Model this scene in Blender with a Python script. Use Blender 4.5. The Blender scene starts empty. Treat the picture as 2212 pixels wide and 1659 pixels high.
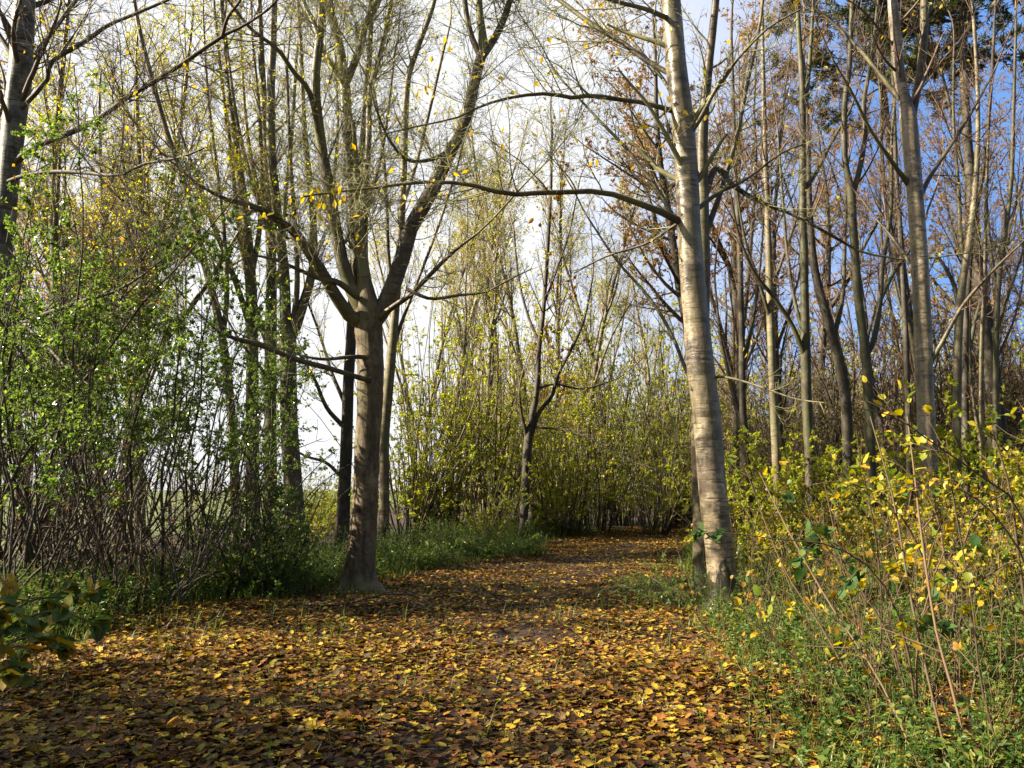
import bpy, math
import numpy as np
from mathutils import Vector

# ------------------------------------------------------------------ basics
sc = bpy.context.scene
COL = sc.collection
FPX, HCAM, PITCH = 1736.0, 1.55, math.radians(7.5)
cs, sn = math.cos(PITCH), math.sin(PITCH)
UP = np.array([0., 0., 1.])
RNG = np.random.default_rng(11)

def at(px, py, D):
    u, v = (px - 1106.) / FPX, (829.5 - py) / FPX
    y, z = cs - v * sn, sn + v * cs
    s = D / y
    return np.array([u * s, D, HCAM + z * s])
def pxscale(py, D):
    v = (829.5 - py) / FPX
    return D / (cs - v * sn) / FPX
def gx(px, D):
    q = -HCAM / D
    v = (q * cs - sn) / (cs + q * sn)
    return (px - 1106.) / FPX * D / (cs - v * sn)
def norm(a):
    return a / np.maximum(np.linalg.norm(a, axis=-1, keepdims=True), 1e-9)

# lane edges (world x as a function of distance y)
LE = np.array([(0, -5.2), (6, -4.9), (9, -4.5), (11, -4.3), (12.3, -3.2), (13, -2.5), (15, -1.7), (17, -1.0), (21, .4), (26, 1.3), (30, 4.2), (40, 12)])
RE = np.array([(0, 1.5), (5, 1.75), (7, 2.0), (9, 2.4), (10.5, 2.6), (13, 2.9), (17, 3.7), (22, 5.0), (26, 6.2), (30, 9.5), (40, 19)])
le = lambda y: np.interp(y, LE[:, 0], LE[:, 1])
re_ = lambda y: np.interp(y, RE[:, 0], RE[:, 1])
def gh(x, y):
    x, y = np.asarray(x, float), np.asarray(y, float)
    h = .03 * np.sin(x * 1.3 + .7 * y) + .025 * np.sin(2.1 * y - .9 * x + 1) + .015 * np.sin(3.7 * x + 2.9 * y)
    out = np.maximum(le(y) - x, x - re_(y))
    return h * np.clip(1.2 - np.hypot(x, y) / 60, 0, 1) + .10 * np.clip(out / 1.5, 0, 1)

# ------------------------------------------------------------------ mesh collector
class Geo:
    def __init__(s):
        s.V, s.T, s.F3, s.F4, s.M3, s.M4, s.S3, s.S4, s.n = [], [], [], [], [], [], [], [], 0
    def add(s, V, F, mat, tint, smooth):
        V = V.reshape(-1, 3)
        s.V.append(V); s.T.append(np.broadcast_to(np.asarray(tint, float).ravel(), (len(V),)) if np.ndim(tint) == 0 or np.size(tint) == 1 else np.asarray(tint).ravel())
        F = F + s.n
        n = len(F)
        if F.shape[1] == 3: s.F3.append(F); s.M3.append(np.full(n, mat)); s.S3.append(np.full(n, smooth))
        else: s.F4.append(F); s.M4.append(np.full(n, mat)); s.S4.append(np.full(n, smooth))
        s.n += len(V)
    def tubes(s, P, R, sides, mat=0, rough=0., flare=0., rng=RNG):
        N, K, _ = P.shape
        if N == 0: return
        t = norm(np.gradient(P, axis=1))
        m = norm(P[:, -1] - P[:, 0])
        ref = np.where(np.abs(m[:, 2:3]) < .8, UP, np.array([0., 1., 0.]))
        u = norm(np.cross(t, ref[:, None, :])); w = np.cross(t, u)
        a = np.arange(sides) * 2 * math.pi / sides
        rr = R[:, :, None] * np.ones(sides)
        if rough:
            L = np.cumsum(np.r_[0, np.linalg.norm(np.diff(P[0], axis=0), axis=1)])[None, :, None]
            ph = rng.random(6) * 6.28
            n_ = (np.sin(2 * a + 1.7 * L + ph[0]) + .7 * np.sin(3 * a - 2.9 * L + ph[1]) + .6 * np.sin(5 * a + 6.1 * L + ph[2]) + .5 * np.sin(a + 4.3 * L + ph[3]))
            rr = rr * (1 + rough * n_ + rough * .5 * rng.standard_normal((N, K, sides)))
            if flare:
                lobes = .55 + .45 * np.sin(5 * a + ph[4]) * np.sin(2 * a + ph[5])
                rr = rr * (1 + flare * np.exp(-L / .2) * lobes)
        V = P[:, :, None, :] + rr[..., None] * (np.cos(a)[:, None] * u[:, :, None, :] + np.sin(a)[:, None] * w[:, :, None, :])
        i, j = np.meshgrid(np.arange(K - 1), np.arange(sides), indexing='ij')
        j2 = (j + 1) % sides
        f = np.stack([i * sides + j, i * sides + j2, (i + 1) * sides + j2, (i + 1) * sides + j], -1).reshape(-1, 4)
        F = (f[None] + (np.arange(N) * K * sides)[:, None, None]).reshape(-1, 4)
        s.add(V, F, mat, np.repeat(rng.random(N), K * sides), True)
    def leaves(s, pos, axis, nrm, size, width=.55, mat=1, detail=0, fold=.18, curl=.2, tint=None, rng=RNG):
        N = len(pos)
        if N == 0: return
        ax = norm(axis); sd = norm(np.cross(nrm, ax)); up = np.cross(ax, sd)
        size = np.broadcast_to(size, (N,))[:, None]
        wd = width * size * (.8 + .4 * rng.random((N, 1)))
        fo = (fold * (.3 + 1.4 * rng.random((N, 1)))) * wd
        cu = curl * rng.normal(.3, .8, (N, 1)) * size
        tint = rng.random(N) if tint is None else tint
        def pt(l, w, z): return pos + ax * size * l + sd * wd * w + up * (fo * z + cu * l * l)
        if detail == 0:
            V = np.stack([pt(0, 0, 0), pt(.45, .5, 1), pt(1, 0, 0), pt(.45, -.5, 1)], 1)
            s.add(V, np.arange(N * 4).reshape(N, 4), mat, np.repeat(tint, 4), False)
        elif detail == 2:
            o = [(0, 0), (.08, .30), (.26, .26), (.36, .56), (.52, .30), (.66, .46), (.76, .18), (1, 0), (.76, -.18), (.66, -.46), (.52, -.30), (.36, -.56), (.26, -.26), (.08, -.30)]
            V = np.stack([pt(.4, 0, 0)] + [pt(a_, b_, 1) for a_, b_ in o], 1); k_ = len(o)
            f = np.array([[0, 1 + i, 1 + (i + 1) % k_] for i in range(k_)])
            s.add(V, (f[None] + (np.arange(N) * (k_ + 1))[:, None, None]).reshape(-1, 3), mat, np.repeat(tint, k_ + 1), False)
        else:
            V = np.stack([pt(0, 0, 0), pt(.22, .40, .8), pt(.62, .44, 1), pt(1, 0, 0), pt(.62, -.44, 1), pt(.22, -.40, .8), pt(.3, 0, 0), pt(.68, 0, 0)], 1)
            b = (np.arange(N) * 8)[:, None]
            q = np.concatenate([b + np.array([[6, 1, 2, 7]]), b + np.array([[5, 6, 7, 4]])])
            n0 = s.n
            s.add(V, q, mat, np.repeat(tint, 8), True)
            t3 = np.concatenate([b + np.array([[0, 1, 6]]), b + np.array([[0, 6, 5]]), b + np.array([[7, 2, 3]]), b + np.array([[4, 7, 3]])]) + n0
            s.F3.append(t3); s.M3.append(np.full(len(t3), mat)); s.S3.append(np.full(len(t3), True))
    def blades(s, base, h, head, lean, w, mat=0, rng=RNG):
        N = len(base)
        d = np.stack([np.cos(head), np.sin(head), 0 * head], 1); sd = np.stack([-np.sin(head), np.cos(head), 0 * head], 1)
        h, lean, w = h[:, None], lean[:, None], np.broadcast_to(w, (N,))[:, None]
        m = base + UP * h * .6 + d * h * lean * .35
        t = base + UP * h * np.sqrt(np.maximum(1 - lean ** 2 * .5, .2)) + d * h * lean
        V = np.stack([base - sd * w, base + sd * w, m + sd * w * .8, m - sd * w * .8, t + sd * w * .1, t - sd * w * .1], 1)
        b = (np.arange(N) * 6)[:, None]
        F = np.concatenate([b + np.array([[0, 1, 2, 3]]), b + np.array([[3, 2, 4, 5]])])
        s.add(V, F, mat, np.repeat(rng.random(N), 6), True)
    def mesh(s, name, mats, loc=(0, 0, 0)):
        me = bpy.data.meshes.new(name)
        V = np.concatenate(s.V) - np.asarray(loc, float)
        me.vertices.add(len(V)); me.vertices.foreach_set('co', V.astype(np.float32).ravel())
        F3 = np.concatenate(s.F3) if s.F3 else np.zeros((0, 3), int)
        F4 = np.concatenate(s.F4) if s.F4 else np.zeros((0, 4), int)
        me.loops.add(F3.size + F4.size)
        me.loops.foreach_set('vertex_index', np.concatenate([F3.ravel(), F4.ravel()]).astype(np.int32))
        me.polygons.add(len(F3) + len(F4))
        me.polygons.foreach_set('loop_start', np.concatenate([np.arange(len(F3)) * 3, F3.size + np.arange(len(F4)) * 4]).astype(np.int32))
        me.polygons.foreach_set('material_index', np.concatenate(s.M3 + s.M4).astype(np.int32))
        me.polygons.foreach_set('use_smooth', np.concatenate(s.S3 + s.S4).astype(bool))
        me.update(calc_edges=True)
        a = me.attributes.new('tint', 'FLOAT', 'POINT')
        a.data.foreach_set('value', np.concatenate(s.T).astype(np.float32))
        for m in (mats if isinstance(mats, (list, tuple)) else [mats]): me.materials.append(m)
        return me

def march(rng, start, d, L, k, up=0., wig=.12):
    N = len(start); step = (L / (k - 1))[:, None]
    P = [start]; d = norm(d)
    for i in range(k - 1):
        d = norm(d + UP * up / (k - 1) + wig * rng.standard_normal((N, 3)))
        P.append(P[-1] + d * step)
    return np.stack(P, 1)
def plen(P): return np.linalg.norm(np.diff(P, axis=1), axis=2).sum(1)
def sample(P, idx, t):
    K = P.shape[1]; f = np.clip(t, 0, .9999) * (K - 1); i = f.astype(int); fr = (f - i)
    fr = fr[:, None] if P.ndim == 3 else fr
    return P[idx, i] * (1 - fr) + P[idx, i + 1] * fr
def spawn(rng, P, R, dens, t0, t1, ang, ratio, lmax, rr, rmin, k, up=0., wig=.1, taper=.3, flat=0.):
    """side shoots along every parent: dens per metre, ratio = length as a share of the parent's"""
    if len(P) == 0: return np.zeros((0, k, 3)), np.zeros((0, k))
    L = plen(P); c = np.floor(dens * L * (t1 - t0) + rng.random(len(P))).astype(int)
    idx = np.repeat(np.arange(len(P)), c); M = len(idx)
    t = t0 + (t1 - t0) * rng.random(M)
    pos = sample(P, idx, t); rad = sample(R, idx, t)
    K = P.shape[1]; i = np.minimum((t * (K - 1)).astype(int), K - 2)
    tan = norm(P[idx, i + 1] - P[idx, i])
    rv = rng.standard_normal((M, 3)); rv[:, 2] *= (1 - flat)
    perp = norm(rv - (rv * tan).sum(1, keepdims=True) * tan)
    a = np.radians(rng.uniform(ang[0], ang[1], M))[:, None]
    d = np.cos(a) * tan + np.sin(a) * perp
    ln = np.minimum(ratio * L[idx], lmax) * rng.uniform(.45, 1.15, M) * (1 - .5 * t)
    Q = march(rng, pos, d, ln, k, up, wig)
    r0 = np.maximum(rr * rad, rmin)
    return Q, r0[:, None] * np.linspace(1, taper, k)[None]
def resample(pts, k):
    pts = np.asarray(pts, float)
    q = np.vstack([2 * pts[0] - pts[1], pts, 2 * pts[-1] - pts[-2]])
    out = []
    seg = np.linspace(0, len(pts) - 1 - 1e-6, k)
    for s_ in seg:
        i = int(s_); t = s_ - i
        p0, p1, p2, p3 = q[i], q[i + 1], q[i + 2], q[i + 3]
        out.append(.5 * ((2 * p1) + (p2 - p0) * t + (2 * p0 - 5 * p1 + 4 * p2 - p3) * t * t + (3 * p1 - p0 - 3 * p2 + p3) * t ** 3))
    return np.array(out)
def trace(pts, D0, D1=None, k=16):
    """a limb seen at image points (x, y, width) whose distance runs from D0 to D1 -> centre line and radii in metres"""
    pts = np.asarray(pts, float); D1 = D0 if D1 is None else D1
    c = np.r_[0, np.cumsum(np.hypot(*np.diff(pts[:, :2], axis=0).T))]; c /= c[-1]
    D = D0 + (D1 - D0) * c
    W = np.array([list(at(p[0], p[1], d)) + [p[2] / 2 * pxscale(p[1], d)] for p, d in zip(pts, D)])
    W = resample(W, k)
    return W[:, :3], np.maximum(W[:, 3], .003)
def stack(lst): return np.stack([a for a, _ in lst]), np.stack([b for _, b in lst])

# ------------------------------------------------------------------ materials
def new_mat(name):
    m = bpy.data.materials.new(name); m.use_nodes = True
    nt = m.node_tree; nt.nodes.clear()
    out = nt.nodes.new('ShaderNodeOutputMaterial')
    return m, nt, nt.nodes.new, nt.links.new, out
def ramp(nt, stops, interp='LINEAR'):
    r = nt.nodes.new('ShaderNodeValToRGB'); cr = r.color_ramp; cr.interpolation = interp
    while len(cr.elements) < len(stops): cr.elements.new(.5)
    for e, (p, c) in zip(cr.elements, stops): e.position = p; e.color = (*c, 1)
    return r
def leaf_mat(name, cols, trans=.45, rough=.42, spec=.35, tsat=1.25):
    m, nt, N, L, out = new_mat(name)
    a = N('ShaderNodeAttribute'); a.attribute_name = 'tint'
    n = len(cols); r = ramp(nt, [(i / (n - 1), c) for i, c in enumerate(cols)])
    L(a.outputs['Fac'], r.inputs[0])
    p = N('ShaderNodeBsdfPrincipled'); p.inputs['Roughness'].default_value = rough; p.inputs['Specular IOR Level'].default_value = spec
    tc = N('ShaderNodeTexCoord'); nz = N('ShaderNodeTexNoise'); nz.inputs['Scale'].default_value = 60; nz.inputs['Detail'].default_value = 2
    L(tc.outputs['Object'], nz.inputs['Vector'])
    mx = N('ShaderNodeMix'); mx.data_type = 'RGBA'; mx.blend_type = 'MULTIPLY'
    rr = ramp(nt, [(.3, (.55, .5, .45)), (.6, (1, 1, 1))]); L(nz.outputs[0], rr.inputs[0])
    mx.inputs[0].default_value = .6; L(r.outputs[0], mx.inputs[6]); L(rr.outputs[0], mx.inputs[7])
    L(mx.outputs[2], p.inputs['Base Color'])
    hs = N('ShaderNodeHueSaturation'); hs.inputs['Saturation'].default_value = 1.1; hs.inputs['Value'].default_value = tsat
    L(mx.outputs[2], hs.inputs['Color'])
    t = N('ShaderNodeBsdfTranslucent'); L(hs.outputs[0], t.inputs['Color'])
    mix = N('ShaderNodeMixShader'); mix.inputs[0].default_value = trans
    L(p.outputs[0], mix.inputs[1]); L(t.outputs[0], mix.inputs[2]); L(mix.outputs[0], out.inputs[0])
    return m
def bark_mat(name, base, dark, pale, algae, lent=0., alg=.5, rough=.6, bump=.5, spec=.3, vscale=(9, 9, 2.2)):
    m, nt, N, L, out = new_mat(name)
    tc = N('ShaderNodeTexCoord')
    def noise(scale, vec=(1, 1, 1), det=5):
        mp = N('ShaderNodeMapping'); mp.inputs['Scale'].default_value = vec; L(tc.outputs['Object'], mp.inputs[0])
        n = N('ShaderNodeTexNoise'); n.inputs['Scale'].default_value = scale; n.inputs['Detail'].default_value = det; n.inputs['Roughness'].default_value = .62
        L(mp.outputs[0], n.inputs['Vector']); return n.outputs[0]
    def mixc(f, a, b, bt='MIX'):
        x = N('ShaderNodeMix'); x.data_type = 'RGBA'; x.blend_type = bt
        if isinstance(f, float): x.inputs[0].default_value = f
        else: L(f, x.inputs[0])
        for i, c in ((6, a), (7, b)):
            if isinstance(c, tuple): x.inputs[i].default_value = (*c, 1)
            else: L(c, x.inputs[i])
        return x.outputs[2]
    def step(v, a, b):
        r = ramp(nt, [(a, (0, 0, 0)), (b, (1, 1, 1))]); L(v, r.inputs[0]); return r.outputs[0]
    n1 = noise(1., vscale); n2 = noise(3.2); n3 = noise(1.1, (1, 1, .7))
    c = mixc(step(n1, .36, .66), dark, base)
    c = mixc(step(n2, .48, .72), c, pale)
    c = mixc(step(noise(14., (1, 1, 1.6)), .5, .75), c, dark)
    h = n1
    if lent:
        nl = noise(1., (3.5, 3.5, 42), 3); nb = noise(1., (1.1, 1.1, 7), 2)
        lm = step(nl, .56, .62)
        c = mixc(lm, c, dark)
        c = mixc(step(nb, .56, .70), c, dark)
        c = mixc(step(noise(2.1, (1, 1, .55)), .52, .66), c, tuple(v * .55 for v in base))
        sp = N('ShaderNodeSeparateXYZ'); L(tc.outputs['Object'], sp.inputs[0])
        mz = N('ShaderNodeMath'); mz.operation = 'MULTIPLY_ADD'; L(noise(7., (1, 1, .4)), mz.inputs[0]); mz.inputs[1].default_value = -1.1; L(sp.outputs[2], mz.inputs[2])
        c = mixc(step(mz.outputs[0], -.36, -.30), (.022, .022, .012), c)      # wet moss on the foot
        ad = N('ShaderNodeMath'); ad.operation = 'MULTIPLY_ADD'; L(nl, ad.inputs[0]); ad.inputs[1].default_value = -.6; L(n1, ad.inputs[2]); h = ad.outputs[0]
    if alg:
        f = N('ShaderNodeMath'); f.operation = 'MULTIPLY'; L(step(n3, .45, .68), f.inputs[0]); f.inputs[1].default_value = alg
        c = mixc(f.outputs[0], c, algae)
    p = N('ShaderNodeBsdfPrincipled'); L(c, p.inputs['Base Color'])
    p.inputs['Roughness'].default_value = rough; p.inputs['Specular IOR Level'].default_value = spec
    b = N('ShaderNodeBump'); b.inputs['Strength'].default_value = bump; b.inputs['Distance'].default_value = .012
    L(h, b.inputs['Height']); L(b.outputs[0], p.inputs['Normal']); L(p.outputs[0], out.inputs[0])
    return m
def twig_mat(name, a, b, rough=.6):
    m, nt, N, L, out = new_mat(name)
    t = N('ShaderNodeAttribute'); t.attribute_name = 'tint'
    r = ramp(nt, [(0, a), (1, b)]); L(t.outputs['Fac'], r.inputs[0])
    p = N('ShaderNodeBsdfPrincipled'); L(r.outputs[0], p.inputs['Base Color']); p.inputs['Roughness'].default_value = rough
    p.inputs['Specular IOR Level'].default_value = .18
    L(p.outputs[0], out.inputs[0]); return m

B_CHERRY = bark_mat('cherry_bark', (.27, .21, .135), (.033, .025, .017), (.43, .35, .24), (.16, .155, .06), lent=1., alg=.5, rough=.38, bump=.7, spec=.5)
B_OLD = bark_mat('old_cherry_bark', (.165, .115, .068), (.035, .025, .017), (.28, .215, .13), (.16, .15, .055), lent=.0, alg=.6, rough=.65, bump=1., vscale=(14, 14, 4))
B_LIMB = bark_mat('limb_bark', (.13, .10, .06), (.035, .026, .018), (.22, .18, .11), (.15, .155, .055), lent=1., alg=.7, rough=.5, bump=.4)
B_DARK = bark_mat('dark_bark', (.07, .055, .042), (.02, .016, .012), (.13, .11, .08), (.06, .065, .03), alg=.4, rough=.7, bump=.6)
B_PALE = bark_mat('pale_bark', (.21, .165, .095), (.06, .047, .03), (.33, .27, .17), (.16, .18, .07), lent=1., alg=.6, rough=.55, bump=.3)
B_GREEN = bark_mat('green_bark', (.085, .074, .04), (.028, .023, .015), (.14, .12, .07), (.075, .088, .028), alg=.8, rough=.6, bump=.35)
B_BIRCH = bark_mat('birch_bark', (.20, .175, .14), (.02, .017, .014), (.38, .35, .31), (.10, .10, .06), lent=1., alg=.35, rough=.5, bump=.6)
T_GREY = twig_mat('grey_twigs', (.13, .10, .07), (.32, .27, .18))
T_MOSS = twig_mat('mossy_twigs', (.12, .115, .055), (.29, .28, .14))
T_BROWN = twig_mat('brown_twigs', (.075, .05, .036), (.17, .12, .085))
T_DARK = twig_mat('dark_twigs', (.035, .026, .02), (.11, .08, .06))
T_RED = twig_mat('reddish_stems', (.06, .042, .025), (.15, .10, .055))
L_YEL = leaf_mat('yellow_leaves', [(.34, .30, .03), (.60, .42, .03), (.66, .46, .05), (.50, .26, .02), (.40, .38, .05)], .5)
L_YG = leaf_mat('yellow_green_leaves', [(.26, .34, .03), (.42, .46, .04), (.56, .53, .045), (.60, .48, .04), (.36, .42, .035)], .62)
L_GRN = leaf_mat('green_leaves', [(.065, .12, .03), (.11, .18, .036), (.18, .26, .045), (.085, .14, .034), (.27, .33, .055)], .52, .24, .6, 1.5)
L_HZL = leaf_mat('hazel_leaves', [(.07, .14, .02), (.16, .22, .025), (.38, .36, .03), (.58, .42, .03), (.50, .30, .025)], .45)
L_HZD = leaf_mat('low_hazel_leaves', [(.045, .10, .03), (.07, .13, .028), (.14, .17, .03), (.28, .23, .03), (.32, .17, .025)], .34, .6, .2)
L_BRN = leaf_mat('brown_leaves', [(.20, .11, .04), (.36, .20, .06), (.46, .29, .07), (.30, .16, .045), (.52, .37, .08)], .5)
L_ORA = leaf_mat('orange_leaves', [(.50, .30, .03), (.62, .36, .03), (.55, .25, .02), (.45, .30, .04)], .5)
L_PINE = leaf_mat('pine_needles', [(.02, .04, .012), (.05, .075, .02), (.10, .11, .03)], .2)
L_HERB = leaf_mat('herb_leaves', [(.04, .09, .018), (.065, .13, .024), (.10, .18, .03), (.15, .20, .035), (.24, .22, .045)], .42)
L_GRASS = leaf_mat('grass_blades', [(.05, .11, .018), (.10, .18, .025), (.16, .24, .04), (.27, .25, .08)], .4)
L_DRY = leaf_mat('dry_stalks', [(.22, .15, .08), (.34, .24, .13), (.16, .10, .06)], .15)
L_LIT = leaf_mat('fallen_leaves', [(.045, .022, .012), (.085, .036, .013), (.14, .056, .015), (.22, .085, .016), (.30, .135, .018), (.38, .23, .022),
                                   (.48, .34, .032), (.30, .23, .03), (.19, .18, .035), (.09, .052, .02), (.18, .13, .045), (.13, .06, .02), (.04, .022, .014)], .14, .6, .2, 1.1)
L_HC = leaf_mat('coppice_leaves', [(.20, .29, .03), (.32, .40, .045), (.44, .46, .05), (.52, .45, .05), (.27, .35, .035)], .6)
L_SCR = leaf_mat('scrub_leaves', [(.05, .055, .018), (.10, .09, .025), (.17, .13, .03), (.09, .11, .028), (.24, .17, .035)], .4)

# ------------------------------------------------------------------ objects
def tag(o, label=None, cat=None, group=None, kind=None):
    for k, v in (('label', label), ('category', cat), ('group', group), ('kind', kind)):
        if v: o[k] = v
    return o
def thing(name, label, cat, loc, group=None):
    o = bpy.data.objects.new(name, None); COL.objects.link(o); o.location = tuple(float(v) for v in loc)
    o.empty_display_size = .2
    return tag(o, label, cat, group)
def part(name, geo, mats, parent):
    o = bpy.data.objects.new(name, geo.mesh(name, mats, parent.matrix_basis.translation))
    COL.objects.link(o); o.parent = parent; return o
def top(name, geo, mats, label=None, cat=None, kind=None, loc=(0, 0, 0), group=None):
    o = bpy.data.objects.new(name, geo.mesh(name, mats, loc)); COL.objects.link(o); o.location = loc
    return tag(o, label, cat, group, kind)
def clone(root, loc, rot, scale, label, group=None):
    r = root.copy(); COL.objects.link(r); r.location = loc; r.rotation_euler = (0, 0, rot); r.scale = (scale[0], scale[0], scale[1])
    r['label'] = label
    if group: r['group'] = group
    elif 'group' in r: del r['group']
    for ch in list(root.children):
        c = ch.copy(); COL.objects.link(c); c.parent = r
    return r

def leafy(g, rng, P, n, size, width=.55, mat=1, detail=0, droop=.4, upn=.6, t0=.1, szvar=.35):
    if n <= 0 or len(P) == 0: return
    idx = rng.integers(0, len(P), n); t = t0 + (1 - t0) * rng.random(n)
    pos = sample(P, idx, t); K = P.shape[1]; i = np.minimum((t * (K - 1)).astype(int), K - 2)
    tan = norm(P[idx, i + 1] - P[idx, i])
    ax = tan * .5 + .7 * rng.standard_normal((n, 3)); ax[:, 2] -= droop
    nm = .6 * rng.standard_normal((n, 3)); nm[:, 2] += upn
    g.leaves(pos, ax, nm, size * rng.uniform(1 - szvar, 1 + szvar, n), width, mat, detail, rng=rng)

# ------------------------------------------------------------------ traced trees
def traced_tree(name, label, cat, seed, base, D, trunk, limbs, bark, lbark, twig, leaf, dens=(4.4, 8., 7.), nleaf=2500, lsize=.06, flare=.5, ring=60,
                sides=22, rough=.02, group=None, blen=1.7, crown_up=.5, fl=0., rmin=.0028, extra=8, ltop=3.2, tw=(1.15, .6), sprays=()):
    rng = np.random.default_rng(seed)
    b = np.array([gx(base, D), D, 0.]); b[2] = gh(b[0], b[1]) - .06
    root = thing(name, label, cat, b, group)
    P, R = trace(trunk, D, D, ring)
    # to the ground, then the whole stem
    pts = np.vstack([b, P]); rad = np.r_[R[0] * 1.04, R]
    W = resample(np.c_[pts, rad], ring)
    P, R = W[:, :3], W[:, 3]
    g = Geo(); g.tubes(P[None], R[None], sides, 0, rough, flare, rng); part('trunk', g, bark, root)
    Ls = []
    for pl, d0, d1 in limbs:
        p, r = trace(pl, D + d0, D + d1, 18)
        Ls.append((p, r)); g = Geo()
        g.tubes(p[None], r[None], 10 if r[0] > .03 else 7, 0, .025, rng=rng); part('limb', g, lbark, root)
    g = Geo()
    # leaders that carry on above the picture
    ends = [(P[-1], norm(P[-1] - P[-4]), R[-1])] + [(p[-1], norm(p[-1] - p[-3]), r[-1]) for p, r in Ls if r[-1] > .012]
    more = []
    for p, d, r in ends:
        q = march(rng, p[None], d[None] * 1. + UP * .25, np.array([ltop * rng.uniform(.8, 1.2)]), 18, .5, .07)
        more.append((q[0], r * np.linspace(1, .2, 18)))
    if extra:
        Pt, Rt = P[None], R[None]
        q, r = spawn(rng, Pt, Rt, extra / plen(Pt)[0] / .45, .55, 1., (30, 60), .2, 2.6, .3, .012, 18, crown_up, .06)
        more += list(zip(q, r))
    MP, MR = stack(more) if more else (np.zeros((0, 18, 3)), np.zeros((0, 18)))
    g.tubes(MP, MR, 6, 0, rng=rng)
    AP, AR = (np.concatenate([MP, np.stack([p for p, _ in Ls])]), np.concatenate([MR, np.stack([r for _, r in Ls])])) if Ls else (MP, MR)
    b1, r1 = spawn(rng, AP, AR, dens[0], .24, 1., (30, 65), .45, blen, .35, .006, 9, crown_up, .09, flat=fl)
    r1 *= np.minimum(1, .011 / r1[:, :1])
    b2, r2 = spawn(rng, b1, r1, dens[1], .08, 1., (25, 65), .65, tw[0], .5, rmin + .001, 6, .15, .12)
    b3, r3 = spawn(rng, b2, r2, dens[2], .1, 1., (25, 60), .7, tw[1], .7, rmin, 4, .1, .14)
    g.tubes(b1, r1, 5, 0, rng=rng); g.tubes(b2, r2, 4, 0, rng=rng); g.tubes(b3, r3, 3, 0, rng=rng)
    leafy(g, rng, b3, nleaf, lsize)
    for px, py, d, n in sprays:                                        # last yellow leaves hanging in little bunches
        pos = at(px, py, d) + rng.normal(0, .075, (n, 3)); ax = rng.normal(0, .5, (n, 3)) - UP * .8
        g.leaves(pos, ax, rng.standard_normal((n, 3)) + np.array([0, -.8, .2]), rng.uniform(.06, .105, n), .5, 1, 1, .2, .3, rng=rng)
    part('crown', g, [twig, leaf], root)
    return root

traced_tree('cherry_tree', 'large cherry tree with silvery banded bark and long bare limbs arching left over the path', 'tree', 1, 1566, 10.5,
    [(1566, 1300, 66), (1560, 1240, 62), (1548, 1131, 62), (1537, 1029, 60), (1529, 927, 59), (1517, 824, 58), (1507, 722, 56), (1497, 620, 54), (1490, 520, 52), (1486, 420, 50),
     (1481, 341, 48), (1474, 260, 46), (1462, 154, 44), (1456, 80, 43), (1450, 0, 40), (1442, -160, 34), (1436, -330, 24)],
    [([(1484, 484, 18), (1468, 478, 17), (1413, 451, 14), (1352, 430, 12), (1301, 414, 12), (1238, 415, 11), (1174, 416, 11), (1118, 420, 11), (1067, 413, 10), (1016, 399, 9), (965, 394, 8), (896, 394, 7), (828, 404, 6), (777, 409, 5), (691, 419, 4), (640, 428, 3)], 0, -1.6),
     ([(1460, 242, 14), (1441, 236, 12), (1389, 222, 10), (1324, 213, 10), (1277, 206, 10), (1232, 211, 9), (1191, 203, 8), (1140, 205, 7), (1084, 215, 6), (1033, 232, 5), (982, 256, 4), (913, 270, 4), (828, 290, 3)], 0, -1.2),
     ([(1456, 162, 14), (1437, 154, 12), (1389, 126, 12), (1345, 92, 11), (1297, 65, 11), (1249, 31, 10), (1208, 0, 9), (1120, -60, 7), (1030, -110, 5)], 0, 1.2),
     ([(1450, 40, 12), (1434, 36, 11), (1396, 20, 10), (1320, 0, 9), (1240, -30, 7), (1150, -60, 5)], 0, -2.),
     ([(1480, 300, 13), (1509, 263, 10), (1543, 198, 9), (1572, 155, 7), (1601, 119, 6), (1660, 60, 5), (1730, 20, 4)], 0, -1.),
     ([(1485, 484, 13), (1505, 454, 11), (1553, 416, 9), (1591, 399, 7), (1625, 378, 6), (1690, 330, 4), (1740, 310, 3)], 0, .8),
     ([(1475, 480, 9), (1461, 485, 8), (1396, 526, 6), (1311, 553, 5), (1240, 590, 3)], 0, .9),
     ([(1535, 818, 8), (1560, 814, 6), (1600, 822, 5), (1650, 838, 5), (1720, 862, 4), (1780, 870, 3)], 0, -1.1),
     ([(1490, 300, 14), (1480, 260, 12), (1445, 190, 9), (1400, 130, 7), (1340, 60, 5)], 0, 1.4)],
    B_CHERRY, B_LIMB, T_MOSS, L_YEL, dens=(5.5, 8., 8.), nleaf=260, lsize=.095, flare=.8, ring=90, sides=28, crown_up=.25, blen=2., extra=7,
    sprays=[(690, 432, 9., 9), (735, 410, 8.9, 7), (665, 470, 9., 5), (640, 420, 9., 4), (590, 462, 8.9, 2), (540, 402, 8.9, 3), (525, 445, 8.8, 2), (560, 480, 8.8, 2), (880, 425, 9.2, 4), (940, 402, 9.3, 2), (995, 262, 9.4, 4), (905, 205, 9.4, 2), (925, 190, 9.4, 3), (1042, 154, 9.8, 2), (1385, 264, 10.4, 3), (1408, 215, 10.3, 3), (1470, 262, 10.2, 3), (1492, 245, 10., 3), (1455, 46, 10.1, 1), (1552, 218, 10., 2), (1582, 262, 10., 1), (1613, 748, 9.6, 4), (1628, 718, 9.6, 1), (1160, 480, 9.6, 2), (1111, 497, 9.6, 1), (1215, 678, 9.3, 2), (945, 570, 9.3, 2)])

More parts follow.
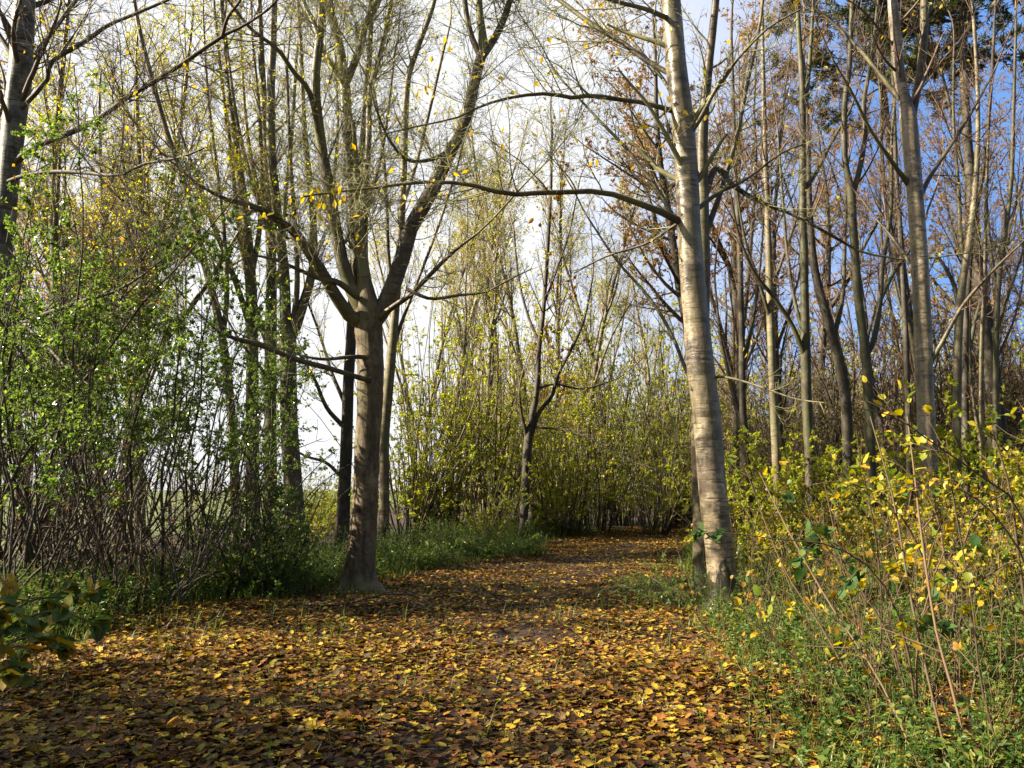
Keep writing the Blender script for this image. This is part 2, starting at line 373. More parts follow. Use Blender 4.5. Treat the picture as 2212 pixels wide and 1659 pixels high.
traced_tree('cherry_tree', 'second slimmer trunk growing tight behind the large silvery cherry by the path edge', 'tree', 2, 1523, 12.6,
    [(1521, 1270, 46), (1518, 1100, 44), (1515, 1000, 42), (1513, 900, 40), (1514, 760, 34), (1518, 620, 31), (1519, 480, 27), (1517, 330, 23), (1521, 240, 21), (1530, 150, 19), (1540, 60, 17), (1552, -60, 15), (1566, -220, 12)],
    [([(1521, 430, 16), (1546, 362, 14), (1580, 398, 12), (1639, 434, 9), (1720, 468, 6), (1790, 505, 7), (1850, 540, 5)], 0, .8),
     ([(1519, 650, 14), (1490, 560, 11), (1440, 440, 9), (1360, 330, 8), (1290, 255, 6), (1220, 180, 4)], 0, 1.4),
     ([(1518, 520, 15), (1555, 420, 12), (1590, 300, 10), (1612, 190, 9), (1640, 60, 7), (1655, -60, 5)], 0, .6),
     ([(1516, 800, 13), (1492, 820, 9), (1450, 720, 8), (1400, 640, 7), (1330, 560, 5), (1270, 470, 4)], 0, 1.8)],
    B_LIMB, B_LIMB, T_MOSS, L_YEL, dens=(5.5, 8., 8.), nleaf=180, lsize=.085, flare=.3, crown_up=.5, extra=8)

traced_tree('cherry_tree', 'broad old tree with rough grey trunk forking into many limbs left of the path', 'tree', 3, 776, 13.1,
    [(774, 1262, 72), (778, 1215, 62), (783, 1160, 58), (788, 1097, 56), (793, 990, 55), (798, 880, 55), (800, 804, 56), (799, 750, 55), (797, 715, 58), (795, 680, 56), (790, 640, 44), (784, 600, 30)],
    [([(790, 700, 34), (755, 682, 30), (722, 633, 28), (691, 582, 26), (664, 540, 23), (640, 505, 20), (599, 474, 17), (560, 450, 14), (487, 430, 9), (430, 400, 5)], 0, -1.8),
     ([(790, 675, 38), (770, 645, 33), (756, 616, 30), (739, 565, 28), (732, 531, 27), (722, 478, 26), (708, 393, 25), (695, 324, 24), (685, 239, 22), (681, 171, 20), (688, 102, 19), (695, 34, 18), (698, -60, 15), (690, -200, 10)], 0, -.8),
     ([(693, 310, 15), (671, 205, 12), (633, 154, 10), (599, 106, 9), (545, 65, 8), (500, 10, 6), (450, -60, 4)], -.5, -2.),
     ([(800, 665, 38), (784, 610, 31), (772, 566, 28), (762, 478, 26), (757, 376, 25), (750, 273, 24), (746, 205, 23), (743, 178, 24)], 0, .4),
     ([(743, 185, 20), (763, 143, 17), (780, 96, 16), (790, 51, 15), (818, 0, 14), (850, -100, 11), (880, -220, 7)], .4, .8),
     ([(743, 185, 18), (719, 150, 15), (698, 110, 14), (678, 51, 13), (654, 0, 11), (620, -110, 8)], .4, 1.2),
     ([(806, 660, 24), (788, 580, 18), (787, 500, 16), (790, 410, 15), (796, 307, 13), (798, 205, 13), (808, 160, 12), (821, 120, 11), (835, 51, 10), (845, 0, 9), (860, -130, 6)], .2, 1.5),
     ([(806, 692, 44), (828, 664, 40), (855, 600, 36), (876, 531, 34), (888, 490, 33), (920, 434, 33), (951, 375, 31), (975, 324, 29), (999, 283, 27), (1016, 222, 25), (1029, 164, 23), (1040, 118, 22)], 0, .6),
     ([(1040, 124, 16), (1019, 79, 13), (1006, 17, 12), (998, -80, 9), (985, -200, 6)], .6, .2),
     ([(1040, 124, 18), (1067, 85, 16), (1087, 44, 15), (1101, 0, 13), (1125, -110, 10), (1150, -240, 6)], .6, 1.1),
     ([(818, 688, 17), (850, 662, 13), (886, 637, 12), (927, 596, 10), (978, 545, 8), (1030, 505, 5)], -.1, -1.),
     ([(800, 822, 15), (784, 818, 12), (745, 806, 11), (705, 794, 12), (657, 782, 12), (606, 763, 11), (555, 743, 11), (507, 731, 9), (470, 715, 5)], -.2, -1.4),
     ([(795, 772, 11), (760, 771, 9), (698, 776, 7), (650, 768, 4)], -.2, -.5),
     ([(880, 625, 9), (930, 645, 7), (990, 638, 6), (1050, 630, 5), (1100, 604, 4), (1150, 580, 3)], -.4, -1.),
     ([(770, 640, 16), (730, 610, 13), (690, 602, 10), (640, 580, 8), (590, 560, 6), (540, 550, 4)], -.2, -1.5),
     ([(975, 324, 12), (930, 345, 9), (880, 345, 8), (840, 300, 6), (810, 230, 4)], .4, -.9)],
    B_OLD, B_LIMB, T_MOSS, L_YG, dens=(8., 11., 11.), nleaf=3400, lsize=.06, flare=1.05, ring=80, sides=28, rough=.03, crown_up=.4, extra=0, blen=2.1)

traced_tree('slender_tree', 'straight pale trunk lit white, just right of the broad forking tree', 'tree', 4, 828, 22.,
    [(829, 1160, 24), (830, 1097, 22), (831, 941, 22), (842, 804, 22), (848, 736, 20), (854, 667, 19), (862, 560, 17), (872, 376, 15), (879, 188, 14), (903, 102, 12), (934, 17, 10), (950, -60, 8)],
    [([(846, 760, 10), (870, 690, 8), (905, 600, 7), (950, 480, 6), (985, 370, 5), (1010, 270, 4)], 0, 1.), ([(856, 650, 10), (840, 560, 8), (835, 430, 7), (825, 300, 6), (800, 150, 5)], 0, -1.),
     ([(868, 450, 9), (900, 350, 8), (930, 230, 7), (960, 100, 6)], 0, 1.5)],
    B_PALE, B_LIMB, T_GREY, L_YG, dens=(4., 6., 6.), nleaf=2600, lsize=.07, flare=.2, sides=14, rmin=.004, crown_up=.9, blen=1.8, extra=14)

traced_tree('slender_tree', 'dark straight trunk half hidden just left of the broad forking tree', 'tree', 5, 738, 19.5,
    [(739, 1150, 31), (743, 1077, 28), (749, 941, 26), (753, 821, 24), (758, 736, 22), (762, 640, 20), (768, 500, 18), (775, 380, 16), (790, 240, 14), (800, 80, 11), (805, -60, 8)],
    [([(740, 920, 11), (705, 879, 9), (680, 820, 7), (650, 770, 5), (610, 720, 3)], 0, -.8), ([(742, 1035, 9), (705, 1000, 7), (660, 985, 5), (620, 960, 3)], 0, -.6), ([(749, 880, 9), (715, 800, 7), (690, 720, 6), (660, 640, 4)], 0, .8),
     ([(762, 640, 11), (735, 540, 9), (720, 420, 8), (730, 280, 6), (725, 120, 4)], 0, 1.2), ([(766, 520, 10), (800, 430, 8), (830, 300, 7), (850, 140, 5)], 0, .8)],
    B_DARK, B_LIMB, T_GREY, L_YEL, dens=(5., 7., 7.), nleaf=1100, lsize=.065, flare=.4, sides=16, rmin=.0035, crown_up=.5, blen=1.6, extra=8)

CL = 'multi-stemmed trees behind the green thicket'
traced_tree('multistem_tree', 'grey trunk forking into two at mid height beside the gap with white sky', 'tree', 6, 640, 18.,
    [(641, 1160, 44), (636, 1080, 40), (633, 1043, 38), (626, 940, 37), (623, 872, 37), (623, 770, 35), (621, 735, 38), (617, 690, 26), (616, 650, 23), (612, 565, 22), (600, 470, 21), (590, 375, 20), (585, 300, 19), (585, 205, 18), (589, 102, 16), (592, 0, 14), (598, -130, 9)],
    [([(622, 742, 26), (640, 702, 23), (657, 650, 21), (672, 599, 19), (678, 540, 17), (676, 460, 15), (665, 360, 13), (655, 240, 11), (650, 100, 9), (640, -40, 6)], 0, .5),
     ([(634, 690, 13), (642, 620, 12), (640, 530, 11), (632, 420, 10), (625, 300, 8), (620, 150, 6)], 0, -.6), ([(622, 900, 13), (600, 850, 9), (560, 790, 7), (520, 740, 5)], 0, -1.),
     ([(612, 560, 12), (570, 480, 10), (540, 380, 9), (510, 250, 8), (490, 100, 6)], 0, 1.)],
    B_LIMB, B_LIMB, T_GREY, L_YG, dens=(6.5, 9., 9.), nleaf=4200, lsize=.06, flare=.3, sides=18, rmin=.0035, crown_up=.7, blen=1.6, extra=10, group=CL)
traced_tree('multistem_tree', 'straight dark-grey trunk immediately left of the trunk that forks in two', 'tree', 7, 583, 20.,
    [(583, 1160, 30), (584, 941, 27), (584, 804, 26), (586, 667, 24), (586, 565, 22), (580, 430, 19), (574, 300, 17), (566, 150, 14), (560, 0, 11), (556, -120, 8)],
    [([(585, 760, 15), (560, 690, 13), (535, 600, 12), (515, 480, 10), (500, 340, 9), (480, 180, 7), (465, 30, 5)], 0, -.8), ([(585, 640, 13), (610, 560, 11), (615, 440, 9), (630, 300, 8), (640, 140, 6)], 0, 1.),
     ([(582, 480, 12), (550, 380, 10), (530, 250, 8), (520, 80, 6)], 0, .8)],
    B_LIMB, B_LIMB, T_GREY, L_YG, dens=(6.5, 9., 9.), nleaf=4200, lsize=.06, flare=.3, sides=16, rmin=.0035, crown_up=.7, blen=1.6, extra=10, group=CL)
traced_tree('multistem_tree', 'brown-grey trunk whose foot stands behind glossy green leaves, third left of the sky gap', 'tree', 8, 548, 19.,
    [(547, 1160, 32), (545, 941, 28), (545, 770, 26), (543, 633, 24), (535, 520, 21), (522, 400, 18), (505, 280, 15), (490, 140, 12), (478, 0, 10), (470, -120, 7)],
    [([(544, 720, 15), (520, 640, 13), (490, 560, 12), (455, 470, 10), (420, 370, 8), (380, 260, 6)], 0, -1.), ([(542, 600, 14), (560, 500, 11), (565, 380, 10), (560, 240, 8), (545, 90, 6)], 0, 1.)],
    B_LIMB, B_LIMB, T_GREY, L_YG, dens=(6.5, 9., 9.), nleaf=4200, lsize=.06, flare=.3, sides=16, rmin=.0035, crown_up=.7, blen=1.6, extra=10, group=CL)
traced_tree('multistem_tree', 'leaning slim trunk rising out of the green thicket towards upper left', 'tree', 9, 520, 17.,
    [(512, 1160, 22), (506, 1000, 20), (500, 900, 19), (488, 780, 18), (470, 680, 17), (445, 580, 16), (420, 480, 15), (392, 380, 14), (358, 280, 13), (330, 180, 12), (300, 60, 10), (280, -60, 7)],
    [([(480, 740, 12), (490, 640, 11), (485, 520, 10), (470, 380, 9), (450, 220, 7), (440, 60, 5)], 0, .8), ([(440, 570, 10), (390, 520, 8), (330, 470, 7), (260, 430, 5)], 0, -1.)],
    B_LIMB, B_LIMB, T_GREY, L_YG, dens=(6.5, 9., 9.), nleaf=4200, lsize=.06, flare=.2, sides=14, rmin=.0035, crown_up=.6, blen=1.6, extra=8, group=CL)

traced_tree('birch_tree', 'leaning birch with flaking silver and black bark and long rising branches, leftmost trunk', 'tree', 10, -40, 11.8,
    [(-38, 1270, 56), (-25, 1000, 52), (-10, 760, 49), (-4, 620, 48), (5, 512, 46), (22, 341, 45), (42, 171, 45), (53, 0, 43), (66, -150, 36), (76, -300, 26)],
    [([(14, 372, 17), (38, 345, 14), (96, 307, 13), (154, 287, 12), (218, 253, 11), (273, 212, 10), (317, 186, 10), (386, 143, 9), (430, 113, 9), (485, 75, 8), (530, 54, 6), (580, 20, 5)], 0, -1.6),
     ([(480, 78, 8), (492, 38, 7), (519, 0, 6), (545, -60, 4)], -1.5, -1.9),
     ([(30, 262, 14), (44, 236, 11), (99, 177, 10), (109, 137, 9), (143, 113, 9), (191, 85, 9), (232, 55, 8), (290, 31, 7), (362, 0, 6), (430, -30, 4)], 0, -1.),
     ([(-6, 402, 13), (10, 396, 10), (44, 382, 9), (102, 372, 9), (170, 372, 8), (256, 379, 7), (307, 355, 6), (386, 341, 5), (440, 320, 4)], 0, -2.2),
     ([(-12, 648, 15), (0, 667, 12), (48, 698, 11), (102, 677, 10), (178, 650, 8), (239, 633, 7), (300, 600, 5), (350, 560, 3)], 0, -2.),
     ([(48, 698, 9), (96, 742, 8), (150, 800, 6), (190, 830, 4)], -.5, -1.5),
     ([(48, 120, 13), (20, 60, 10), (-10, 10, 8), (-60, -60, 6)], 0, -.6),
     ([(35, 205, 13), (75, 120, 11), (120, 60, 9), (180, -20, 8), (240, -90, 6)], 0, 1.2)],
    B_BIRCH, B_DARK, T_DARK, L_YEL, dens=(7., 10., 9.), nleaf=900, lsize=.06, flare=.4, rough=.03, crown_up=.1, blen=2.4, extra=12, tw=(1.3, .7))

traced_tree('cherry_tree', 'tall cherry trunk forking in two near the top, behind yellow hazel leaves', 'tree', 12, 2003, 13.,
    [(2003, 1250, 43), (2003, 1124, 41), (2003, 975, 39), (1998, 838, 36), (1993, 702, 35), (1987, 565, 34), (1978, 444, 34), (1970, 341, 34), (1963, 262, 34), (1956, 225, 26), (1944, 171, 23), (1938, 102, 22), (1931, 34, 22), (1920, -80, 17), (1908, -220, 11)],
    [([(1964, 275, 24), (1972, 238, 20), (1979, 205, 18), (1989, 154, 18), (1996, 68, 17), (1997, 0, 16), (2004, -120, 12), (2012, -240, 8)], 0, .5),
     ([(1965, 400, 14), (1945, 375, 10), (1920, 340, 9), (1880, 280, 7), (1840, 200, 6), (1800, 130, 4)], 0, -1.), ([(1985, 430, 13), (2010, 380, 10), (2050, 320, 8), (2100, 240, 6), (2150, 150, 4)], 0, 1.),
     ([(1945, 215, 12), (1900, 160, 9), (1860, 110, 8), (1800, 50, 6), (1740, 0, 4)], 0, .6), ([(1984, 620, 11), (1960, 560, 8), (1925, 510, 6), (1890, 470, 4)], 0, .8), ([(2000, 800, 12), (2035, 740, 9), (2080, 660, 8), (2140, 590, 6), (2212, 520, 4)], 0, -.8)],
    B_CHERRY, B_LIMB, T_BROWN, L_YEL, dens=(4.4, 7., 6.), nleaf=160, lsize=.08, flare=.4, ring=80, crown_up=.35, extra=8)

SG = 'slim trunks in the sunlit wood right of the path'
def slim(name, label, seed, base, D, trunk, limbs, bark, twig=T_BROWN, leaf=L_BRN, nleaf=260, **k):
    kw = dict(dens=(4.4, 6.5, 6.), flare=.15, sides=14, rmin=.0035, crown_up=.8, blen=1.5, extra=12, lsize=.07, group=SG); kw.update(k)
    traced_tree(name, label, 'tree', seed, base, D, trunk, limbs, bark, B_GREEN, twig, leaf, nleaf=nleaf, **kw)
slim('slender_tree', 'slim cream-barked trunk nearest to the right of the large silvery cherry', 21, 1683, 17.,
    [(1683, 1150, 21), (1678, 1009, 19), (1670, 838, 18), (1665, 702, 17), (1661, 565, 15), (1657, 430, 13), (1652, 300, 11), (1648, 120, 8), (1645, -40, 6)],
    [([(1663, 640, 9), (1690, 560, 7), (1720, 470, 6), (1740, 350, 4)], 0, .7), ([(1664, 690, 9), (1640, 610, 7), (1610, 520, 6), (1590, 400, 4)], 0, -.7)], B_PALE)
slim('slender_tree', 'mossy dark trunk with low V-shaped branches right of the slim cream trunk', 22, 1752, 16.,
    [(1752, 1160, 25), (1750, 1009, 22), (1743, 872, 21), (1740, 753, 20), (1738, 633, 18), (1737, 531, 17), (1734, 478, 16), (1734, 341, 15), (1733, 188, 13), (1725, 60, 10), (1720, -80, 7)],
    [([(1739, 770, 12), (1710, 700, 10), (1670, 640, 9), (1630, 590, 7), (1600, 520, 5)], 0, -.6), ([(1735, 720, 10), (1715, 640, 8), (1700, 540, 7), (1690, 420, 6), (1680, 280, 4)], 0, .7),
     ([(1736, 410, 11), (1765, 370, 9), (1795, 310, 7), (1830, 250, 5)], 0, .5), ([(1735, 240, 11), (1745, 180, 9), (1752, 90, 8), (1760, -40, 6)], 0, .5)], B_GREEN)
slim('slender_tree', 'greenish trunk forking into a narrow Y against the blue sky', 23, 1888, 15.,
    [(1888, 1160, 24), (1882, 1009, 21), (1875, 838, 20), (1866, 736, 19), (1853, 633, 18), (1846, 531, 17), (1842, 480, 17), (1839, 420, 18), (1832, 380, 14), (1825, 341, 13), (1824, 239, 12), (1835, 137, 11), (1840, 20, 9), (1845, -100, 6)],
    [([(1840, 425, 14), (1856, 369, 12), (1869, 290, 11), (1866, 222, 10), (1885, 110, 8), (1900, -30, 6)], 0, .4), ([(1870, 770, 13), (1887, 736, 12), (1900, 660, 12), (1907, 565, 11), (1925, 450, 9), (1925, 320, 7), (1935, 200, 5)], 0, .9),
     ([(1900, 650, 11), (1930, 590, 9), (1965, 540, 7), (2000, 470, 5)], .6, 1.2)], B_GREEN)
slim('slender_tree', 'dark slanting trunk leaning left behind the greenish Y-forked one', 24, 1838, 20.,
    [(1836, 1120, 24), (1832, 980, 23), (1826, 860, 22), (1810, 770, 21), (1788, 690, 20), (1767, 616, 18), (1755, 540, 15), (1748, 420, 12), (1745, 280, 9), (1735, 120, 6)],
    [([(1800, 735, 12), (1820, 640, 10), (1825, 520, 8), (1830, 400, 6)], 0, 1.)], B_DARK)
slim('slender_tree', 'very thin dark trunk tight against the left side of the tall forked cherry', 25, 1966, 19.,
    [(1967, 1150, 14), (1965, 1009, 13), (1958, 770, 12), (1952, 633, 11), (1945, 500, 10), (1935, 350, 9), (1930, 180, 7), (1925, 20, 5)], [([(1955, 700, 7), (1930, 600, 6), (1915, 480, 4)], 0, .6)], B_DARK)
slim('slender_tree', 'smooth pale yellowish trunk first to the right of the tall forked cherry', 26, 2076, 14.5,
    [(2076, 1170, 20), (2068, 992, 17), (2068, 838, 17), (2071, 702, 17), (2081, 599, 16), (2092, 531, 14), (2105, 430, 12), (2112, 300, 10), (2110, 150, 8), (2100, 0, 6)],
    [([(2074, 690, 10), (2062, 620, 9), (2040, 575, 7), (2015, 540, 5)], 0, .5), ([(2084, 590, 10), (2075, 500, 9), (2070, 400, 8), (2060, 270, 6), (2060, 120, 4)], 0, .6)], B_PALE)
slim('slender_tree', 'dark trunk standing close behind the smooth pale yellowish one', 27, 2088, 17.,
    [(2089, 1160, 17), (2086, 975, 15), (2085, 770, 14), (2090, 640, 13), (2100, 500, 11), (2125, 360, 9), (2140, 200, 7), (2150, 20, 5)], [([(2088, 800, 9), (2105, 700, 8), (2135, 600, 6), (2170, 500, 4)], 0, .6)], B_DARK)
slim('slender_tree', 'straight mossy trunk near the right margin, curving right at the top', 28, 2150, 16.,
    [(2150, 1160, 15), (2150, 1009, 13), (2151, 838, 12), (2153, 702, 12), (2158, 600, 11), (2172, 500, 10), (2185, 380, 9), (2190, 220, 7), (2195, 40, 5)], [([(2153, 720, 8), (2175, 640, 7), (2205, 560, 5)], 0, .4), ([(2156, 640, 8), (2140, 540, 7), (2130, 420, 5)], 0, .5)], B_GREEN)
slim('slender_tree', 'thin pale stem with a low fork, left of the mossy trunk near the right margin', 29, 2122, 16.5,
    [(2122, 1150, 12), (2122, 1000, 11), (2120, 850, 10), (2122, 720, 9), (2128, 600, 8), (2130, 450, 7), (2135, 300, 5)], [([(2122, 980, 9), (2108, 900, 7), (2098, 820, 6), (2095, 700, 4)], 0, .4)], B_PALE)
slim('slender_tree', 'dark crooked trunk just right of the large silvery cherry, leaning right at its foot', 30, 1620, 19.,
    [(1622, 1130, 18), (1610, 960, 17), (1604, 872, 15), (1603, 760, 14), (1600, 640, 13), (1598, 530, 12), (1590, 400, 10), (1585, 250, 8), (1580, 80, 6)],
    [([(1612, 980, 13), (1592, 880, 11), (1572, 800, 9), (1555, 720, 7), (1545, 620, 5)], 0, .5), ([(1603, 800, 9), (1625, 700, 8), (1640, 590, 6), (1650, 470, 4)], 0, .5)], B_DARK)

traced_tree('slender_tree', 'dark ivy-ringed small tree standing alone beside the far bend of the path', 'tree', 40, 1130, 24.,
    [(1130, 1155, 20), (1131, 1120, 19), (1134, 1063, 19), (1137, 1000, 18), (1141, 950, 19), (1150, 895, 15), (1158, 858, 13), (1162, 810, 12), (1164, 756, 11), (1172, 688, 10), (1178, 619, 9), (1184, 520, 8), (1190, 400, 7), (1192, 280, 5)],
    [([(1142, 950, 13), (1164, 892, 10), (1192, 855, 9), (1205, 810, 8), (1233, 756, 7), (1262, 690, 6), (1280, 600, 4)], 0, .6), ([(1138, 945, 9), (1133, 920, 8), (1127, 895, 6), (1122, 850, 4)], 0, -.4),
     ([(1146, 928, 6), (1158, 923, 5), (1214, 929, 4), (1264, 944, 4), (1315, 967, 3), (1370, 1000, 2.5)], 0, -.8), ([(1160, 840, 7), (1200, 830, 5), (1260, 840, 4), (1330, 820, 3)], 0, 1.),
     ([(1165, 740, 7), (1140, 680, 6), (1120, 600, 5), (1110, 500, 4)], 0, .8), ([(1174, 660, 6), (1200, 590, 5), (1230, 500, 4), (1250, 400, 3)], 0, .8)],
    B_DARK, B_DARK, T_BROWN, L_YG, dens=(4.5, 4.5, 4.), nleaf=2600, lsize=.07, flare=.3, sides=14, rough=.05, rmin=.004, crown_up=.7, blen=1.8, extra=14, ltop=2.)

# ------------------------------------------------------------------ grown trees for the woods behind
def grown_tree(name, label, seed, H, r0, bark, twig, leaf, nlimb=15, ang=(25, 50), limb=.34, up=.9, t0=.25, dens=(2.6, 4.5, 4.), nleaf=1500, lsize=.075, fork=0, lean=.03, rmin=.0042, cat='tree', droop=.4, blen=1.6):
    rng = np.random.default_rng(seed)
    root = thing(name, label, cat, (0, 0, 0))
    P = march(rng, np.zeros((1, 3)) - UP * .1, np.array([[lean, lean * .5, 1.]]), np.array([H]), 26, .1, .035)
    R = r0 * (np.linspace(1, .12, 26)[None] ** .85)
    g = Geo(); g.tubes(P, R, 12, 0, .025, .3, rng)
    if fork:
        q, r = spawn(rng, P, R, fork / H / .3, .22, .52, (14, 28), .6, 9, .75, .02, 26, .5, .04, .15)
        g.tubes(q, r, 8, 0, rng=rng); P = np.concatenate([P, q]); R = np.concatenate([R, r])
    part('trunk', g, bark, root)
    g = Geo()
    l1, r1 = spawn(rng, P, R, nlimb / H / (1 - t0), t0, 1., ang, limb, 5, .45, .012, 12, up, .07)
    b1, q1 = spawn(rng, l1, r1, dens[0], .12, 1., (28, 60), .5, blen, .5, .007, 8, .5, .09)
    b2, q2 = spawn(rng, b1, q1, dens[1], .1, 1., (25, 60), .55, .9, .6, rmin + .001, 5, .3, .12)
    b3, q3 = spawn(rng, b2, q2, dens[2], .1, 1., (25, 60), .6, .45, .7, rmin, 4, .1, .14)
    g.tubes(l1, r1, 6, 0, rng=rng); g.tubes(b1, q1, 4, 0, rng=rng); g.tubes(b2, q2, 3, 0, rng=rng); g.tubes(b3, q3, 3, 0, rng=rng)
    leafy(g, rng, np.concatenate([b3]), nleaf, lsize, droop=droop)
    part('crown', g, [twig, leaf], root)
    return root
used = set()
def plant(root, px, D, rot, s, label, group, sz=None):
    x = gx(px, D); loc = (x, D, float(gh(x, D)))
    if root.name not in used:
        used.add(root.name); root.location = loc; root.rotation_euler = (0, 0, rot); root.scale = (s, s, sz or s); tag(root, label, None, group); return root
    return clone(root, loc, rot, (s, sz or s), label, group)

G_UL = grown_tree('field_tree', 'x', 101, 14., .15, B_LIMB, T_GREY, L_YG, 18, (22, 45), .32, .9, .2, (4.4, 9., 12.), 4600, .065, 3)
G_UL2 = grown_tree('field_tree', 'x', 102, 13., .13, B_LIMB, T_BROWN, L_YEL, 20, (25, 50), .34, .8, .15, (4.4, 9., 12.), 3200, .065, 2)
G_SL = grown_tree('slender_tree', 'x', 103, 16., .11, B_GREEN, T_BROWN, L_BRN, 16, (18, 38), .28, .9, .2, (3.6, 6., 7.), 700, .07, 1)
G_SL2 = grown_tree('slender_tree', 'x', 104, 15., .10, B_DARK, T_BROWN, L_BRN, 18, (20, 42), .28, .8, .12, (3.6, 6., 7.), 500, .07, 2)
G_OAK = grown_tree('oak_tree', 'x', 105, 15., .20, B_DARK, T_BROWN, L_BRN, 24, (40, 70), .40, .45, .40, (4., 8., 9.), 33000, .052, 1)
G_ORA = grown_tree('birch_tree', 'x', 106, 15., .11, B_PALE, T_BROWN, L_ORA, 22, (25, 45), .22, .6, .2, (2.6, 4., 4.), 7500, .08, 0)
G_PAL = grown_tree('slender_tree', 'x', 107, 15., .11, B_PALE, T_GREY, L_YG, 18, (20, 40), .28, .9, .15, (4.2, 9., 12.), 2400, .065, 2)

gl = 'trees standing behind the thicket on the left'
for i, (px, D, s) in enumerate([(90, 17, .95), (200, 21, 1.), (300, 18, .9), (30, 24, 1.1), (150, 29, 1.2), (-120, 19, 1.), (260, 34, 1.25), (60, 20, 1.), (215, 26, 1.15), (125, 23, 1.1), (250, 18.5, 1.)]):
    plant((G_UL, G_UL2)[i % 2], px, D, i * 2.1, s, ('leafy grey-limbed tree with yellow-green leaves rising behind the dark thicket', 'brown-twigged tree with scattered yellow leaves rising behind the dark thicket')[i % 2], gl + (' with yellow-green leaves', ' with sparse yellow leaves')[i % 2])
gc = 'pale trees closing the view beyond the path bend'
for i, (px, D, s) in enumerate([(905, 30, .95), (985, 27, .85), (1060, 33, .9), (1010, 38, 1.1), (1235, 38, .95), (1120, 42, 1.1), (900, 42, 1.2), (1300, 45, 1.0), (1390, 40, .8), (1150, 30, 1.15), (1095, 36, 1.3), (1260, 33, 1.15), (1040, 29, 1.0), (1330, 35, 1.05), (1210, 44, 1.4), (960, 34, 1.25), (1420, 37, 1.)]):
    plant(G_PAL, px, D, i * 1.7, s, 'pale thin-stemmed tree with yellow-green leaves closing the view beyond the path bend', gc)
plant(G_OAK, 1524, 21, .6, 1., 'russet-brown leafed oak rising behind the arching cherry limbs', None)
plant(G_OAK, 1620, 27, 2.6, 1.1, 'brown-leafed oak spreading high behind the slim cream-barked trunk', None)
plant(G_OAK, 1760, 32, 4.4, 1.15, 'taller brown oak deep in the wood behind the mossy V-branched trunk', None)
plant(G_OAK, 2190, 34, 1.4, 1.1, 'brown oak deep in the wood near the right margin', None)
plant(G_ORA, 1190, 34, .4, 1.05, 'narrow orange-leafed birch rising into white sky above the path bend', None)
plant(G_ORA, 1830, 34, 2., .72, 'short orange-gold birch glowing in the wood behind the greenish Y-forked trunk', None)
plant(G_ORA, 2060, 40, 3.4, .8, 'orange-gold birch far back between the forked cherry and pale yellowish trunk', None)
gr = 'thin bare trees deep in the wood on the right'
for i, (px, D, s) in enumerate([(1590, 21, .9), (1640, 25, 1.), (1700, 22, .9), (1930, 23, 1.), (2035, 21, .9), (2110, 24, 1.), (2190, 20, .95), (2230, 26, 1.05), (2290, 17, .9), (1880, 30, 1.1), (2330, 22, 1.), (1720, 34, 1.1), (1990, 35, 1.2), (2150, 37, 1.2)]):
    plant((G_SL, G_SL2)[i % 2], px, D, i * 2.4, s, ('thin greenish tree with few brown leaves, deep in the right-hand wood', 'thin dark double-stemmed bare tree, deep in the right-hand wood')[i % 2], gr + (' with greenish bark', ' with dark bark')[i % 2])

# pine overhead on the right
def pine(label, px, D, H, seed):
    rng = np.random.default_rng(seed)
    x = gx(px, D); root = thing('pine_tree', label, 'tree', (x, D, float(gh(x, D)) - .05))
    b = np.array([x, D, float(gh(x, D)) - .05])
    P = march(rng, b[None], np.array([[0, 0, 1.]]), np.array([H]), 24, .1, .02); R = .2 * np.linspace(1, .15, 24)[None]
    g = Geo(); g.tubes(P, R, 14, 0, .03, .3, rng); part('trunk', g, B_DARK, root)
    g = Geo()
    l1, r1 = spawn(rng, P, R, 6., .58, .99, (65, 100), .4, 6., .3, .02, 12, .1, .06)
    b1, q1 = spawn(rng, l1, r1, 4., .2, 1., (35, 65), .4, 1.4, .4, .008, 6, .1, .1)
    b2, q2 = spawn(rng, b1, q1, 8., .1, 1., (30, 60), .4, .5, .5, .006, 4, .2, .1)
    for a, c, s in ((l1, r1, 6), (b1, q1, 4), (b2, q2, 3)): g.tubes(a, c, s, 0, rng=rng)
    n = 60000; idx = rng.integers(0, len(b2), n); t = rng.random(n)
    pos = sample(b2, idx, t); ax = norm(b2[idx, -1] - b2[idx, 0]) * .6 + .7 * rng.standard_normal((n, 3)); ax[:, 2] += .2
    g.leaves(pos, ax, rng.standard_normal((n, 3)), rng.uniform(.12, .24, n), .2, 1, 0, rng=rng)
    part('crown', g, [T_DARK, L_PINE], root)
pine('dark green pine whose heavy boughs fill the top right corner', 2170, 20, 22., 71)
pine('dark green pine further back, its boughs showing above the tall forked cherry', 2010, 25, 24.5, 72)

